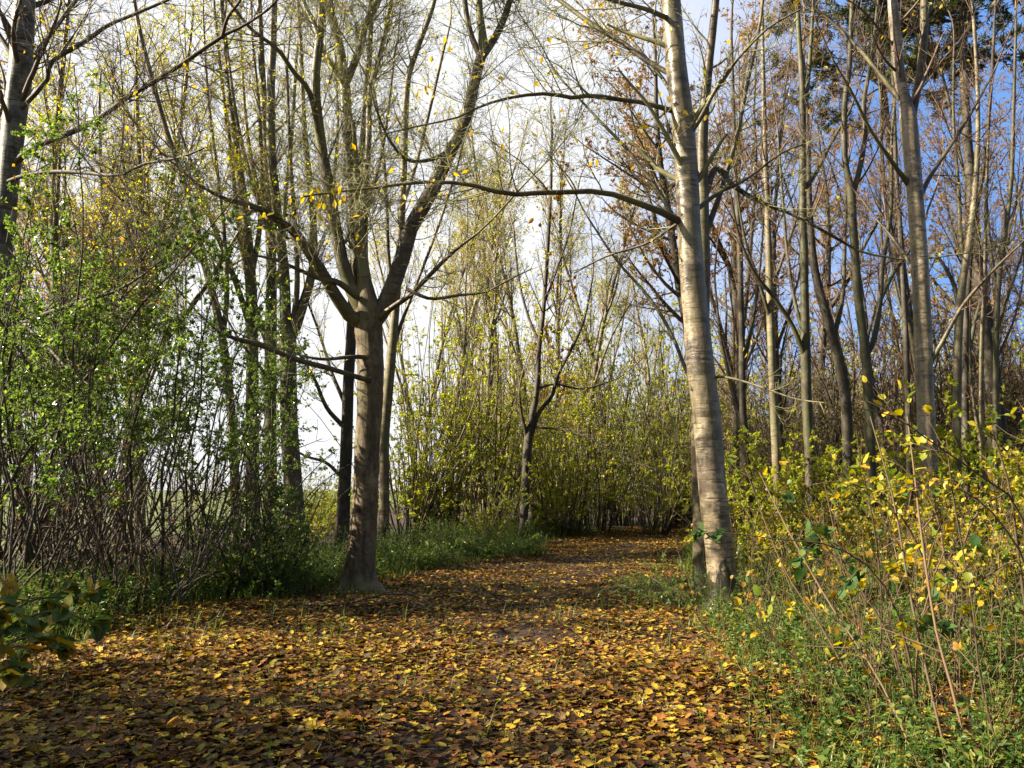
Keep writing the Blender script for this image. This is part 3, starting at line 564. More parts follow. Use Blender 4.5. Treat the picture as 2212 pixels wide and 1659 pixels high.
# ------------------------------------------------------------------ shrubs
def shrub(name, label, seed, nst, H, r, spread, stem_m, twig, leaf, nleaf, lsize, ang=(4, 30), up=.3, wig=.09, dens=(3., 4., 4.), lw=.55, detail=0, t0=.15, rmin=.003, blen=1.2, bang=(25, 60), leaf_t=0., lo=0.):
    rng = np.random.default_rng(seed)
    root = thing(name, label, 'shrub', (0, 0, 0))
    az = rng.random(nst) * 6.28; an = np.radians(rng.uniform(ang[0], ang[1], nst)); rad = spread * np.sqrt(rng.random(nst))
    st = np.stack([rad * np.cos(az), rad * np.sin(az), np.full(nst, -.08)], 1)
    az2 = az + rng.normal(0, .5, nst)
    d = np.stack([np.sin(an) * np.cos(az2), np.sin(an) * np.sin(az2), np.cos(an)], 1)
    P = march(rng, st, d, H * rng.uniform(.55, 1.1, nst), 14, up, wig)
    R = (r * rng.uniform(.5, 1.2, nst))[:, None] * np.linspace(1, .25, 14)[None]
    g = Geo(); g.tubes(P, R, 7, 0, rng=rng); part('stems', g, stem_m, root)
    g = Geo()
    b1, q1 = spawn(rng, P, R, dens[0], t0, 1., bang, .45, blen, .45, .004, 8, up * .6, wig * 1.1)
    b2, q2 = spawn(rng, b1, q1, dens[1], .1, 1., (25, 65), .65, 1., .6, rmin + .0005, 5, .1, .13)
    b3, q3 = spawn(rng, b2, q2, dens[2], .1, 1., (25, 65), .7, .45, .7, rmin, 4, 0., .14)
    g.tubes(b1, q1, 4, 0, rng=rng); g.tubes(b2, q2, 3, 0, rng=rng); g.tubes(b3, q3, 3, 0, rng=rng)
    src = b3
    if lo:
        src = b3[b3[:, 0, 2] > lo]
        if len(src) < 5: src = b3
    leafy(g, rng, src, int(nleaf * .62), lsize, lw, 1, detail, t0=leaf_t)
    s2 = b2[b2[:, 0, 2] > lo] if lo else b2
    leafy(g, rng, s2 if len(s2) > 4 else b2, int(nleaf * .38), lsize, lw, 1, detail, t0=.15)
    part('foliage', g, [twig, leaf], root)
    return root

# hazel coppice of the middle distance
H_A = shrub('hazel_shrub', 'x', 201, 26, 8.2, .03, .55, B_LIMB, T_GREY, L_HC, 6200, .068, (3, 24), .1, .035, (1.5, 3.2, 3.2), .7, t0=.12, rmin=.0045)
H_B = shrub('hazel_shrub', 'x', 202, 28, 7.4, .028, .6, B_LIMB, T_GREY, L_HC, 6800, .068, (5, 34), .1, .04, (1.6, 3.2, 3.2), .7, t0=.1, rmin=.0045)
H_C = shrub('hazel_shrub', 'x', 203, 22, 5.2, .028, .5, B_LIMB, T_GREY, L_HC, 5600, .068, (5, 38), .0, .05, (2., 3.5, 3.2), .7, t0=.08, rmin=.0045)
hz = 'hazel clumps beyond the left bend of the path'
for i, (px, D, k, s, rot) in enumerate([(905, 25.5, 2, 1.2, .3), (985, 26., 0, .95, 1.2), (1065, 27., 1, 1., 2.), (1215, 27, 2, 1.1, 3.1), (1285, 29.5, 1, 1., 4.), (1395, 31, 0, .85, 5.), (1465, 33, 1, .95, .8), (1180, 33, 0, 1.05, 1.7), (1340, 37, 1, 1.1, 2.8), (880, 25, 1, 1., 3.6), (1100, 29, 0, 1., 5.5), (955, 27, 0, 1.05, 2.4), (1050, 22.5, 2, .55, .9), (1480, 39, 0, 1.1, 0.5), (1215, 29, 2, 1., 5.2), (1420, 28, 1, .9, 3.3), (1350, 33, 0, 1.2, .2), (1450, 36, 1, 1.3, 2.2), (1270, 35, 0, 1.25, 4.4), (1530, 31, 1, 1.1, 1.1), (690, 27, 2, .55, 1.)]):
    labs = {0: 'tall yellow-green hazel clump of straight stems by the low bramble mound', 2: None}
    plant((H_A, H_B, H_C)[k], px, D, rot, s, ('tall hazel clump of straight upright stems with yellow-green leaves beyond the path bend', 'wide hazel clump of fanning brown stems with yellow-green leaves beyond the path bend', 'low dark-stemmed hazel clump with dense yellow-green leaves near the path bend')[k], hz + (' with straight stems', ' with fanning stems', ' with dark stems')[k])
for px, D, s, rot in ((-1150, 5., .62, .3), (-1500, 4.3, .7, 1.9), (-900, 6.1, .55, 3.), (-1900, 5.4, .75, 4.), (-1350, 4.8, .66, 2.4), (-1700, 3.8, .7, 5.), (-2100, 4.4, .8, .9), (-1250, 5.8, .62, 5.6)):  # extra clumps out of view on the left, added to shade the foreground
    plant(H_A, px, D, rot, s, 'unseen hazel clump of straight stems, added out of view on the left to shade the near path', 'unseen hazel clumps added on the left for their shade')
# wood understorey on the right
U_A = shrub('hazel_shrub', 'x', 211, 14, 2.6, .014, .6, T_RED, T_RED, L_HZL, 2500, .075, (8, 45), .1, .07, (3.2, 6., 6.), .75, t0=.1, rmin=.0025, blen=.8)
U_B = shrub('hazel_shrub', 'x', 212, 12, 3.6, .016, .6, T_RED, T_RED, L_HC, 3600, .066, (8, 40), .1, .07, (3.2, 6., 6.), .75, t0=.1, rmin=.0025, blen=.9)
ur = 'low hazel bushes under the slim trees on the right'
for i, (px, D, k, s) in enumerate([(1640, 13, 0, .7), (1720, 15, 1, .7), (1800, 13.5, 0, .75), (1870, 12, 0, .7), (1930, 15, 1, .7), (2080, 11.2, 0, .85), (2130, 13, 1, .7), (2200, 11, 0, .85), (2250, 13.5, 1, 1.), (1600, 17, 1, .8), (1690, 18.5, 1, .9), (1800, 18, 1, .9), (2000, 18, 1, 1.), (2140, 18, 1, 1.), (1760, 11.5, 0, .55), (1950, 10.2, 0, .6), (2110, 9.2, 0, .65)]):
    plant((U_A, U_B)[k], px, D, i * 1.9, s, ('low reddish-stemmed hazel bush with large yellow leaves under the slim trees', 'taller yellow-green hazel bush under the slim trees')[k], ur + (' with yellow leaves', ' with yellow-green leaves')[k])
for px, D, k, s, rot in ((672, 22, 1, .5, .3), (705, 26, 0, .62, 1.9), (640, 25, 1, .55, 3.), (720, 30, 1, .6, 4.)):
    plant((U_A, U_B)[k], px, D, rot, s, 'low sunlit yellow-green bush in the sky gap left of the dark straight trunk', 'low bushes in the sky gap')
# shaded scrub far back on the right
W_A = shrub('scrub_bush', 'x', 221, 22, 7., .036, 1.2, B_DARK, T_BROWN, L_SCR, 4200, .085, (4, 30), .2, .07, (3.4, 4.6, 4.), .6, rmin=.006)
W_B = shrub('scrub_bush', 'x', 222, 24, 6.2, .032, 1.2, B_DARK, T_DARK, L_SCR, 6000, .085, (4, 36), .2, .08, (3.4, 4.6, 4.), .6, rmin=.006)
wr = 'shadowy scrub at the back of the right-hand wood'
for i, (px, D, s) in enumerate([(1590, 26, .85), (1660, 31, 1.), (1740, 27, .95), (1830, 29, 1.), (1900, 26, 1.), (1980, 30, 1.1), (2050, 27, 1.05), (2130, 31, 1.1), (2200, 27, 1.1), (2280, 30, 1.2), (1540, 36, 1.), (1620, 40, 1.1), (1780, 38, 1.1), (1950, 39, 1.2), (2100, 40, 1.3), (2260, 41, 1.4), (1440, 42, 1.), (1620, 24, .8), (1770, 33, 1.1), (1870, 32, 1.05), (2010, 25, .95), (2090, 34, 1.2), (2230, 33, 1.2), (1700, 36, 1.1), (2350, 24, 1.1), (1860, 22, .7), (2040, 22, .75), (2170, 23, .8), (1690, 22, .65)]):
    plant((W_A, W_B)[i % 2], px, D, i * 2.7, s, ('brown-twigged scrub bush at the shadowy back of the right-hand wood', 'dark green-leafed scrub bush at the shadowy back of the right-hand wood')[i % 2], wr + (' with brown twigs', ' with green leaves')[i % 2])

# the thicket on the left
T_A = shrub('thicket_bush', 'x', 231, 13, 5.2, .024, .6, B_DARK, T_DARK, L_GRN, 6000, .05, (5, 44), .25, .10, (3., 5., 5.), .6, t0=.25, rmin=.0024, lo=1.3)
T_B = shrub('thicket_bush', 'x', 232, 12, 6.5, .026, .7, B_DARK, T_DARK, L_GRN, 12000, .048, (4, 36), .25, .09, (3.6, 5.5, 5.5), .6, t0=.3, rmin=.0024, lo=2.)
T_C = shrub('thicket_bush', 'x', 233, 18, 3.4, .022, .7, B_DARK, T_DARK, L_BRN, 260, .05, (5, 50), .2, .12, (3., 4.5, 4.5), .6, t0=.05, rmin=.0022)
tl = 'tangled bushes of the left-hand thicket'
for i, (px, D, k, s, rot) in enumerate([(60, 10.2, 0, 1., 0.), (190, 11.2, 1, 1., 1.), (330, 11.6, 1, .98, 2.2), (445, 13.6, 1, .9, 3.), (30, 12.5, 2, 1.1, .4), (130, 12.5, 2, 1.15, 1.3), (350, 13.8, 2, 1.1, 2.9), (-80, 11, 1, 1., 4.), (110, 14.5, 1, 1.1, 5.), (-120, 9.5, 0, .9, 3.), (560, 16.2, 2, .75, 4.4), (260, 15.5, 1, 1.15, .7), (395, 16.5, 1, 1.05, 5.6), (15, 15, 2, 1.3, 2.1), (300, 10.4, 2, .75, 4.2)]):
    plant((T_A, T_B, T_C)[k], px, D, rot, s, ('dark-stemmed bush with patchy green leaves at the near left of the thicket', 'glossy green-leafed bush filling the thicket behind the dark stems', 'bare tangled brown bush low in the left-hand thicket')[k], tl + (' with patchy leaves', ' with dense green leaves', ' without leaves')[k])
T_D = shrub('thicket_bush', 'x', 234, 12, 3.0, .018, .4, B_DARK, T_DARK, L_GRN, 2700, .062, (4, 36), .1, .09, (3.4, 5., 4.), .6, t0=.05, rmin=.0024)
plant(T_D, 592, 12.9, 0, 1., 'rounded glossy green bush at the foot of the forking grey trunk by the sky gap', None)
plant(T_D, 520, 12.4, 2., .95, 'smaller glossy green bush low in front of the brown-grey trunk', None)

# ------------------------------------------------------------------ near hazel sprays
def sapling(name, label, seed, stems, leaf, nleaf, lsize, side=(3.2, .9), rmin=.0022, stem_m=T_RED, upn=1.1, droop=.15, lw=.82, fl=.6, tstart=.25, twl=.35, tm=.5, ts=.28):
    """stems: (points (x, y, width), D0, D1); the first stem's foot is the thing's base"""
    rng = np.random.default_rng(seed)
    S = []
    for pl, d0, d1 in stems: S.append(trace([(a, b, c * .68) for a, b, c in pl], d0, d1, 14))
    P, R = stack(S)
    root = thing(name, label, 'shrub', P[0, 0])
    g = Geo(); g.tubes(P, R, 8, 0, .03, rng=rng); part('stems', g, stem_m, root)
    g = Geo()
    b1, q1 = spawn(rng, P, R, side[0], tstart, 1., (30, 65), .5, side[1], .55, rmin, 7, .1, .09, .5, fl)
    b2, q2 = spawn(rng, b1, q1, 5., .1, 1., (30, 65), .8, twl * 1.4, .6, rmin * .8, 5, 0., .1, .5, fl)
    g.tubes(b1, q1, 5, 0, rng=rng); g.tubes(b2, q2, 4, 0, rng=rng)
    K = 5; src = np.concatenate([b2, b1[:, 2:7]])
    idx = rng.integers(0, len(src), nleaf); t = rng.random(nleaf)
    pos = sample(src, idx, t); tan = norm(src[idx, -1] - src[idx, 0])
    ax = tan * .7 + .5 * rng.standard_normal((nleaf, 3)); ax[:, 2] -= droop
    nm = .38 * rng.standard_normal((nleaf, 3)); nm[:, 2] += upn
    tint = np.clip(rng.normal(tm, ts, nleaf), 0, 1)
    g.leaves(pos, ax, nm, lsize * rng.uniform(.6, 1.25, nleaf), lw, 1, 1, .16, .25, tint, rng)
    part('leaves', g, [T_RED, leaf], root)
    return root
sapling('hazel_sapling', 'hazel with broad green and ochre leaves drooping over the litter at lower left', 301,
    [([(-150, 1560, 12), (-60, 1420, 10), (40, 1345, 8), (120, 1320, 6), (200, 1345, 4)], 4.2, 4.3), ([(-140, 1550, 11), (-40, 1385, 9), (50, 1305, 7), (120, 1290, 5), (180, 1300, 3)], 4.2, 4.8),
     ([(-145, 1550, 10), (-60, 1460, 8), (10, 1405, 6), (60, 1400, 5), (90, 1440, 3)], 4.2, 3.9), ([(-145, 1550, 10), (-70, 1390, 8), (-10, 1325, 6), (40, 1300, 5), (80, 1290, 3)], 4.2, 4.7),
     ([(-145, 1550, 9), (-50, 1440, 7), (30, 1385, 6), (90, 1375, 4), (140, 1390, 3)], 4.2, 4.5)],
    L_HZD, 380, .082, (7., .4), upn=1.1, tstart=.4, lw=.95, droop=.5, tm=.42)
sapling('hazel_sapling', 'thin reddish hazel stems rising from the lower right corner with sparse yellow leaves', 302,
    [([(2110, 1720, 11), (2060, 1500, 10), (2020, 1350, 9), (1990, 1150, 8), (1975, 1020, 6), (1960, 900, 4)], 4.4, 4.9), ([(2060, 1700, 9), (1990, 1400, 8), (1960, 1250, 7), (1930, 1080, 6), (1880, 900, 4)], 4.5, 5.3),
     ([(2180, 1700, 9), (2120, 1480, 7), (2100, 1300, 6), (2060, 1080, 5), (2045, 950, 3)], 4.4, 4.6), ([(2000, 1690, 8), (1900, 1470, 7), (1790, 1300, 6), (1700, 1140, 5), (1640, 1020, 3)], 4.5, 5.6)],
    L_HZL, 110, .058, (3.2, .55))
sapling('hazel_sapling', 'upright brown hazel stem with many side shoots at the right margin', 303,
    [([(2240, 1640, 12), (2225, 1400, 10), (2200, 1200, 8), (2180, 1050, 7), (2140, 920, 4)], 5., 4.9), ([(2250, 1640, 10), (2240, 1300, 8), (2200, 1100, 7), (2120, 1030, 6), (2020, 960, 5), (1930, 900, 4), (1840, 880, 3)], 5., 4.4),
     ([(2250, 1640, 9), (2280, 1300, 8), (2270, 1100, 6), (2230, 900, 4)], 5., 5.2), ([(2250, 1640, 10), (2230, 1280, 8), (2170, 1140, 6), (2080, 1060, 5), (1980, 1045, 4), (1900, 1060, 3)], 5., 4.8)],
    L_HZL, 140, .054, (4., .5))
sapling('hazel_sapling', 'low hazel with a dark green leafy shoot reaching across the silvery cherry trunk', 304,
    [([(1990, 1640, 9), (1960, 1400, 8), (1900, 1250, 6), (1800, 1180, 5), (1680, 1165, 4), (1560, 1150, 3), (1510, 1155, 2.5)], 5.2, 4.8), ([(1985, 1640, 8), (1930, 1400, 7), (1850, 1260, 5), (1770, 1160, 4), (1740, 1080, 3)], 5.2, 5.6), ([(1990, 1640, 7), (1980, 1420, 6), (2010, 1270, 5), (2040, 1190, 4)], 5.2, 5.)],
    L_HZD, 110, .08, (4., .35), tstart=.35, tm=.12, ts=.16)
sapling('hazel_sapling', 'spindly hazel leaning left from the right verge with a few round leaves', 305,
    [([(1880, 1560, 8), (1790, 1380, 7), (1700, 1240, 5), (1650, 1120, 4), (1610, 1010, 3)], 6., 6.6), ([(1885, 1560, 7), (1850, 1350, 6), (1810, 1180, 5), (1780, 1040, 3)], 6., 6.2), ([(1890, 1560, 7), (1905, 1330, 6), (1890, 1150, 5), (1860, 1000, 4), (1850, 930, 3)], 6., 5.6), ([(1880, 1560, 6), (1740, 1440, 5), (1640, 1350, 4), (1590, 1300, 3)], 6., 6.)],
    L_HZL, 110, .075, (3.4, .45))
sapling('hazel_sapling', 'bushy yellow hazel spreading in front of the tall forked cherry', 306,
    [([(2050, 1420, 10), (2010, 1250, 8), (1950, 1120, 7), (1880, 1060, 5), (1800, 1040, 4), (1720, 1060, 3)], 7.2, 6.8), ([(2055, 1420, 9), (2070, 1230, 8), (2110, 1110, 6), (2180, 1060, 5)], 7.2, 7.), ([(2050, 1420, 9), (2040, 1200, 8), (2010, 1080, 6), (1950, 1010, 5), (1900, 980, 3)], 7.2, 7.4), ([(2050, 1420, 8), (2100, 1280, 7), (2170, 1220, 5), (2240, 1200, 4)], 7.2, 6.6)],
    L_HZL, 330, .058, (5., .6))

V_A = shrub('verge_shoots', 'x', 251, 9, 1.7, .0065, .45, T_RED, T_RED, L_HZL, 70, .068, (2, 28), .1, .05, (2.6, 4., 0.5), .8, 1, .3, .0016, .4)
V_B = shrub('verge_shoots', 'x', 252, 11, 1.25, .005, .5, T_RED, T_RED, L_HZD, 90, .065, (4, 36), .1, .06, (3., 4., 0.5), .8, 1, .3, .0015, .35)
for i, (px, D, k, s) in enumerate([(1640, 8.2, 1, .9), (1730, 7.2, 1, 1.), (1690, 9.6, 0, .9), (1800, 8.6, 0, 1.), (1840, 6.4, 1, .9), (1900, 7.6, 0, 1.), (1960, 6.2, 1, 1.), (2000, 8.8, 0, 1.), (2080, 6.6, 0, .95), (2150, 7.8, 1, 1.1), (2190, 5.7, 0, .9), (2240, 9., 0, 1.), (1780, 10.2, 1, 1.1), (2100, 5.2, 1, .9), (1890, 5.4, 1, .75), (1750, 5.8, 1, .6), (1620, 6.8, 1, .6), (1700, 8.4, 1, .9), (1860, 9.2, 1, 1.2), (2030, 7.4, 1, 1.1), (2200, 6.8, 1, 1.), (1930, 10.5, 1, 1.3)]):
    plant((V_A, V_B)[k], px, D, i * 2.3, s, ('thin upright brown shoots with a few yellow hazel leaves in the right verge', 'low brown shoots with a few green hazel leaves in the right verge')[k], 'thin shoots in the right verge with ' + ('yellow leaves', 'green leaves')[k])

# ------------------------------------------------------------------ ground, litter, verge plants
def ground_mat():
    m, nt, N, L, out = new_mat('forest_soil')
    tc = N('ShaderNodeTexCoord'); n1 = N('ShaderNodeTexNoise'); n1.inputs['Scale'].default_value = 9; n1.inputs['Detail'].default_value = 8; n1.inputs['Roughness'].default_value = .7
    n2 = N('ShaderNodeTexVoronoi'); n2.inputs['Scale'].default_value = 26
    L(tc.outputs['Object'], n1.inputs['Vector']); L(tc.outputs['Object'], n2.inputs['Vector'])
    r = ramp(nt, [(.3, (.022, .014, .009)), (.5, (.045, .027, .016)), (.62, (.08, .043, .02)), (.75, (.13, .07, .028))]); L(n1.outputs[0], r.inputs[0])
    mx = N('ShaderNodeMix'); mx.data_type = 'RGBA'; mx.blend_type = 'MULTIPLY'; mx.inputs[0].default_value = .5; L(r.outputs[0], mx.inputs[6])
    L(n2.outputs['Color'], mx.inputs[7])
    sep = N('ShaderNodeSeparateXYZ'); L(tc.outputs['Object'], sep.inputs[0])
    mr = N('ShaderNodeMapRange'); mr.inputs[1].default_value = -9; mr.inputs[2].default_value = -14; L(sep.outputs[0], mr.inputs[0])
    mf = N('ShaderNodeMix'); mf.data_type = 'RGBA'; L(mr.outputs[0], mf.inputs[0]); L(mx.outputs[2], mf.inputs[6])
    rg = ramp(nt, [(.3, (.06, .10, .02)), (.7, (.16, .17, .05))]); L(n1.outputs[0], rg.inputs[0]); L(rg.outputs[0], mf.inputs[7])
    p = N('ShaderNodeBsdfPrincipled'); p.inputs['Roughness'].default_value = .75; p.inputs['Specular IOR Level'].default_value = .3; L(mf.outputs[2], p.inputs['Base Color'])
    b = N('ShaderNodeBump'); b.inputs['Strength'].default_value = .8; b.inputs['Distance'].default_value = .03; L(n1.outputs[0], b.inputs['Height']); L(b.outputs[0], p.inputs['Normal'])
    L(p.outputs[0], out.inputs[0]); return m
ax_ = np.unique(np.r_[np.linspace(-600, -40, 8), np.linspace(-40, -9, 20), np.linspace(-9, 9, 91), np.linspace(9, 40, 20), np.linspace(40, 600, 8)])
ay_ = np.unique(np.r_[np.linspace(-60, 0, 6), np.linspace(0, 34, 150), np.linspace(34, 80, 20), np.linspace(80, 1500, 10)])
X, Y = np.meshgrid(ax_, ay_, indexing='ij')
g = Geo(); nx, ny = X.shape
ii, jj = np.meshgrid(np.arange(nx - 1), np.arange(ny - 1), indexing='ij')
g.add(np.stack([X, Y, gh(X, Y)], -1), np.stack([ii * ny + jj, (ii + 1) * ny + jj, (ii + 1) * ny + jj + 1, ii * ny + jj + 1], -1).reshape(-1, 4), 0, 0., True)
top('ground', g, ground_mat(), kind='structure')

def scatter(rng, n, y0, y1, xm=1.3, xlo=None, xhi=None):
    y = np.sqrt(rng.uniform(y0 ** 2, y1 ** 2, n)) if y1 > y0 * 1.3 else rng.uniform(y0, y1, n)
    half = y * .655 + xm
    x = rng.uniform(-1, 1, n) * half
    return x, y
def nz2(x, y, s=1.):   # smooth patchiness 0..1
    v = np.sin(1.9 * s * x + 1.1 * s * y + .3) + np.sin(-1.3 * s * x + 2.3 * s * y + 2.) + np.sin(3.1 * s * x - 1.7 * s * y + 4.) + .8 * np.sin(4.7 * s * x + 3.9 * s * y)
    return 1 / (1 + np.exp(-1.3 * v))
rng = np.random.default_rng(500)
g = Geo()
for (y0, y1, n, det, sz) in ((3., 8.5, 120000, 1, .064), (8.5, 16, 150000, 1, .062), (16, 34, 120000, 0, .07)):
    x, y = scatter(rng, n, y0, y1)
    if y0 >= 16: x = le(y) - 1.2 + (re_(y) - le(y) + 2.4) * rng.random(n)
    l, r = le(y), re_(y)
    d = np.where((x > l - .3) & (x < r + .3), 1., .55)
    cen = np.interp(y, [3, 5, 9, 13, 17, 20, 26, 34], [-.3, -.15, .05, .5, 1.4, 2.5, 3.9, 8]) + .2 * np.sin(y * .9)                    # the trodden line is barer
    d *= 1 - .8 * np.exp(-((x - cen) / .75) ** 2) * (.45 + .55 * nz2(x, y, 1.9))
    d *= .62 + .38 * nz2(x, y, 1.2)
    keep = rng.random(n) < d; x, y = x[keep], y[keep]; n = len(x)
    h = rng.random(n) * 6.283
    ax = np.stack([np.cos(h), np.sin(h), rng.normal(0, .2, n)], 1)
    nm = np.stack([rng.normal(0, .13, n), rng.normal(0, .13, n), np.ones(n)], 1)
    stand = rng.random(n) < .05; nm[stand] += rng.normal(0, .9, (stand.sum(), 3))
    z = gh(x, y) + .005 + .022 * rng.random(n) ** 1.5
    tint = rng.random(n); tint = np.where(rng.random(n) < .42, np.where(rng.random(n) < .5, rng.uniform(0, .25, n), rng.uniform(.78, 1., n)), tint)
    fresh = z - gh(x, y) > .012                                      # the latest leaves lie on top and are still yellow
    tint = np.where(fresh & (rng.random(n) < .22), rng.uniform(.30, .60, n), tint)
    lob = (rng.random(n) < .14) & (y < 12)
    if lob.any():
        p_ = np.stack([x, y, z], 1)
        g.leaves(p_[lob], ax[lob], nm[lob], sz * rng.uniform(.7, 1.5, lob.sum()), .95, 0, 2, .12, .12, tint[lob], rng)
        x, y, z, ax, nm, tint = x[~lob], y[~lob], z[~lob], ax[~lob], nm[~lob], tint[~lob]; n = len(x)
    g.leaves(np.stack([x, y, z], 1), ax, nm, sz * (.45 + .95 * rng.random(n) ** 1.4), .5 + .3 * rng.random((n, 1)), 0, det, .13, .16, tint, rng)
n = 90000; x, y = scatter(rng, n, 3., 14, .6); h = rng.random(n) * 6.283           # crumbs of rotted leaf
g.leaves(np.stack([x, y, gh(x, y) + .004 + .01 * rng.random(n)], 1), np.stack([np.cos(h), np.sin(h), rng.normal(0, .3, n)], 1), np.stack([rng.normal(0, .5, n), rng.normal(0, .5, n), np.ones(n)], 1),
         rng.uniform(.008, .03, n), .6, 0, 0, .2, .2, np.where(rng.random(n) < .6, rng.uniform(0, .25, n), rng.uniform(.7, 1, n)), rng)
top('leaf_litter', g, L_LIT, 'carpet of fallen yellow, orange and brown leaves covering the path', 'leaf litter', 'stuff')

# verge grass
rng = np.random.default_rng(510); g = Geo()
def verge_points(n, y0, y1, side, wid, inner=.3):
    y = rng.uniform(y0, y1, n); o = rng.random(n) ** .8 * wid - inner
    return (le(y) - o if side < 0 else re_(y) + o), y
bx, by = [], []
for side, n, y0, y1, wid in ((-1, 26000, 8.5, 30, 2.6), (1, 15000, 3.2, 16, 2.6), (1, 8000, 16, 30, 1.5)):
    x, y = verge_points(n, y0, y1, side, wid)
    k = rng.random(n) < nz2(x, y, 1.6) ** 1.5; bx.append(x[k]); by.append(y[k])
x, y = scatter(rng, 26000, 3.2, 13, .5); l, r = le(y), re_(y)           # odd tufts between the fallen leaves
k = (nz2(x, y, 2.3) > .72) & (rng.random(len(x)) < .26 + .5 * (x > r - .6) + .2 * (x < l + 1.6)) ; bx.append(x[k]); by.append(y[k])
x, y = np.concatenate(bx), np.concatenate(by); n = len(x)
g.blades(np.stack([x, y, gh(x, y) - .005], 1), rng.uniform(.05, .2, n) * np.where(y > 8, 1.5, 1), rng.random(n) * 6.283, rng.uniform(.1, .9, n), .0028, 0, rng)
top('grass', g, L_GRASS, 'short green grass growing along both edges of the path', 'grass', 'stuff')
# herbs and nettles
rng = np.random.default_rng(520); g = Geo()
cx, cy, hh = [], [], []
for side, n, y0, y1, wid, h0 in ((-1, 900, 8., 16, 2.8, .5), (-1, 560, 15.5, 30, 3.2, .7), (1, 640, 3., 10, 4.5, .40), (1, 680, 9, 22, 5.5, .68)):
    x, y = verge_points(n, y0, y1, side, wid, -.1 if side < 0 else .15); cx.append(x); cy.append(y); hh.append(np.full(n, h0))
cx, cy, hh = np.concatenate(cx), np.concatenate(cy), np.concatenate(hh)
n = len(cx); hgt = hh * rng.uniform(.4, 1.25, n)
st = np.stack([cx, cy, gh(cx, cy)], 1); ns = 5
st = np.repeat(st, ns, 0); st[:, :2] += rng.normal(0, .09, (len(st), 2)); L_ = np.repeat(hgt, ns) * rng.uniform(.5, 1.1, len(st))
P = march(rng, st, np.stack([rng.normal(0, .35, len(st)), rng.normal(0, .35, len(st)), np.ones(len(st))], 1), L_, 6, 0., .1)
g.tubes(P, np.full((len(P), 6), .0022), 3, 0, rng=rng)
m = 16; idx = np.repeat(np.arange(len(P)), m); t = rng.random(len(idx)) ** .7
pos = sample(P, idx, t); a = rng.random(len(idx)) * 6.283
axd = np.stack([np.cos(a), np.sin(a), rng.normal(-.1, .4, len(a))], 1); nm = rng.normal(0, .4, (len(a), 3)) + UP
g.leaves(pos, axd, nm, rng.uniform(.025, .07, len(a)), .5, 0, 0, rng=rng)
top('undergrowth', g, L_HERB, 'low nettles and leafy herbs along the path verges', 'undergrowth', 'stuff')
# dry stalks
rng = np.random.default_rng(530); g = Geo()
for side, n, y0, y1, wid in ((-1, 260, 7., 16, 2.), (1, 480, 4., 15, 5.), (-1, 160, 16, 26, 2.5)):
    x, y = verge_points(n, y0, y1, side, wid, -.1)
    P = march(rng, np.stack([x, y, gh(x, y)], 1), np.stack([rng.normal(0, .35, n), rng.normal(0, .35, n), np.ones(n)], 1), rng.uniform(.25, 1., n), 6, -.1, .07)
    g.tubes(P, np.full((n, 6), .0022) * np.linspace(1, .5, 6), 3, 0, rng=rng)
top('dry_grass', g, L_DRY, 'dead straw-coloured stalks standing in the verges', 'dry grass', 'stuff')

# bramble mound and fern-like herb by the big cherry
def mound(name, label, cat, px, D, rx, ry, h, nl, ls, leaf, seed, tw=T_DARK):
    rng = np.random.default_rng(seed); x0 = gx(px, D); root = thing(name, label, cat, (x0, D, float(gh(x0, D))))
    n = 70; a = rng.random(n) * 6.283; q = np.sqrt(rng.random(n))
    st = np.stack([x0 + rx * .6 * q * np.cos(a), D + ry * .6 * q * np.sin(a), np.full(n, float(gh(x0, D)))], 1)
    P = march(rng, st, np.stack([np.cos(a) * .8, np.sin(a) * .8, np.full(n, 1.)], 1), h * rng.uniform(.8, 1.6, n), 9, -1.1, .08)
    g = Geo(); g.tubes(P, np.full((n, 9), .004) * np.linspace(1, .4, 9), 4, 0, rng=rng); part('stems', g, tw, root)
    g = Geo(); b, q2 = spawn(rng, P, np.full((n, 9), .004), 9., .1, 1., (40, 80), .4, .3, .6, .002, 4, .2, .1); g.tubes(b, q2, 3, 0, rng=rng)
    leafy(g, rng, b, nl, ls, .6, 1, 0, .1, 1.)
    part('foliage', g, [tw, leaf], root)
mound('bramble_bush', 'low dark green bramble mound spilling onto the path edge before the small dark tree', 'bramble', 1085, 19., 1.0, .8, .55, 2600, .07, L_GRN, 61)
mound('bramble_bush', 'ragged green bramble beside the foot of the broad forking tree', 'bramble', 905, 16.6, .9, .7, .5, 1900, .07, L_HERB, 62)
mound('leafy_herb', 'bright green ferny herb at the left foot of the large silvery cherry', 'plant', 1488, 11.3, .4, .4, .8, 2000, .05, L_GRN, 63, T_MOSS)
mound('bramble_bush', 'shaded green bramble in front of the thicket, left of the broad forking tree', 'bramble', 500, 12.6, 1.2, .7, .55, 2300, .065, L_HERB, 64)

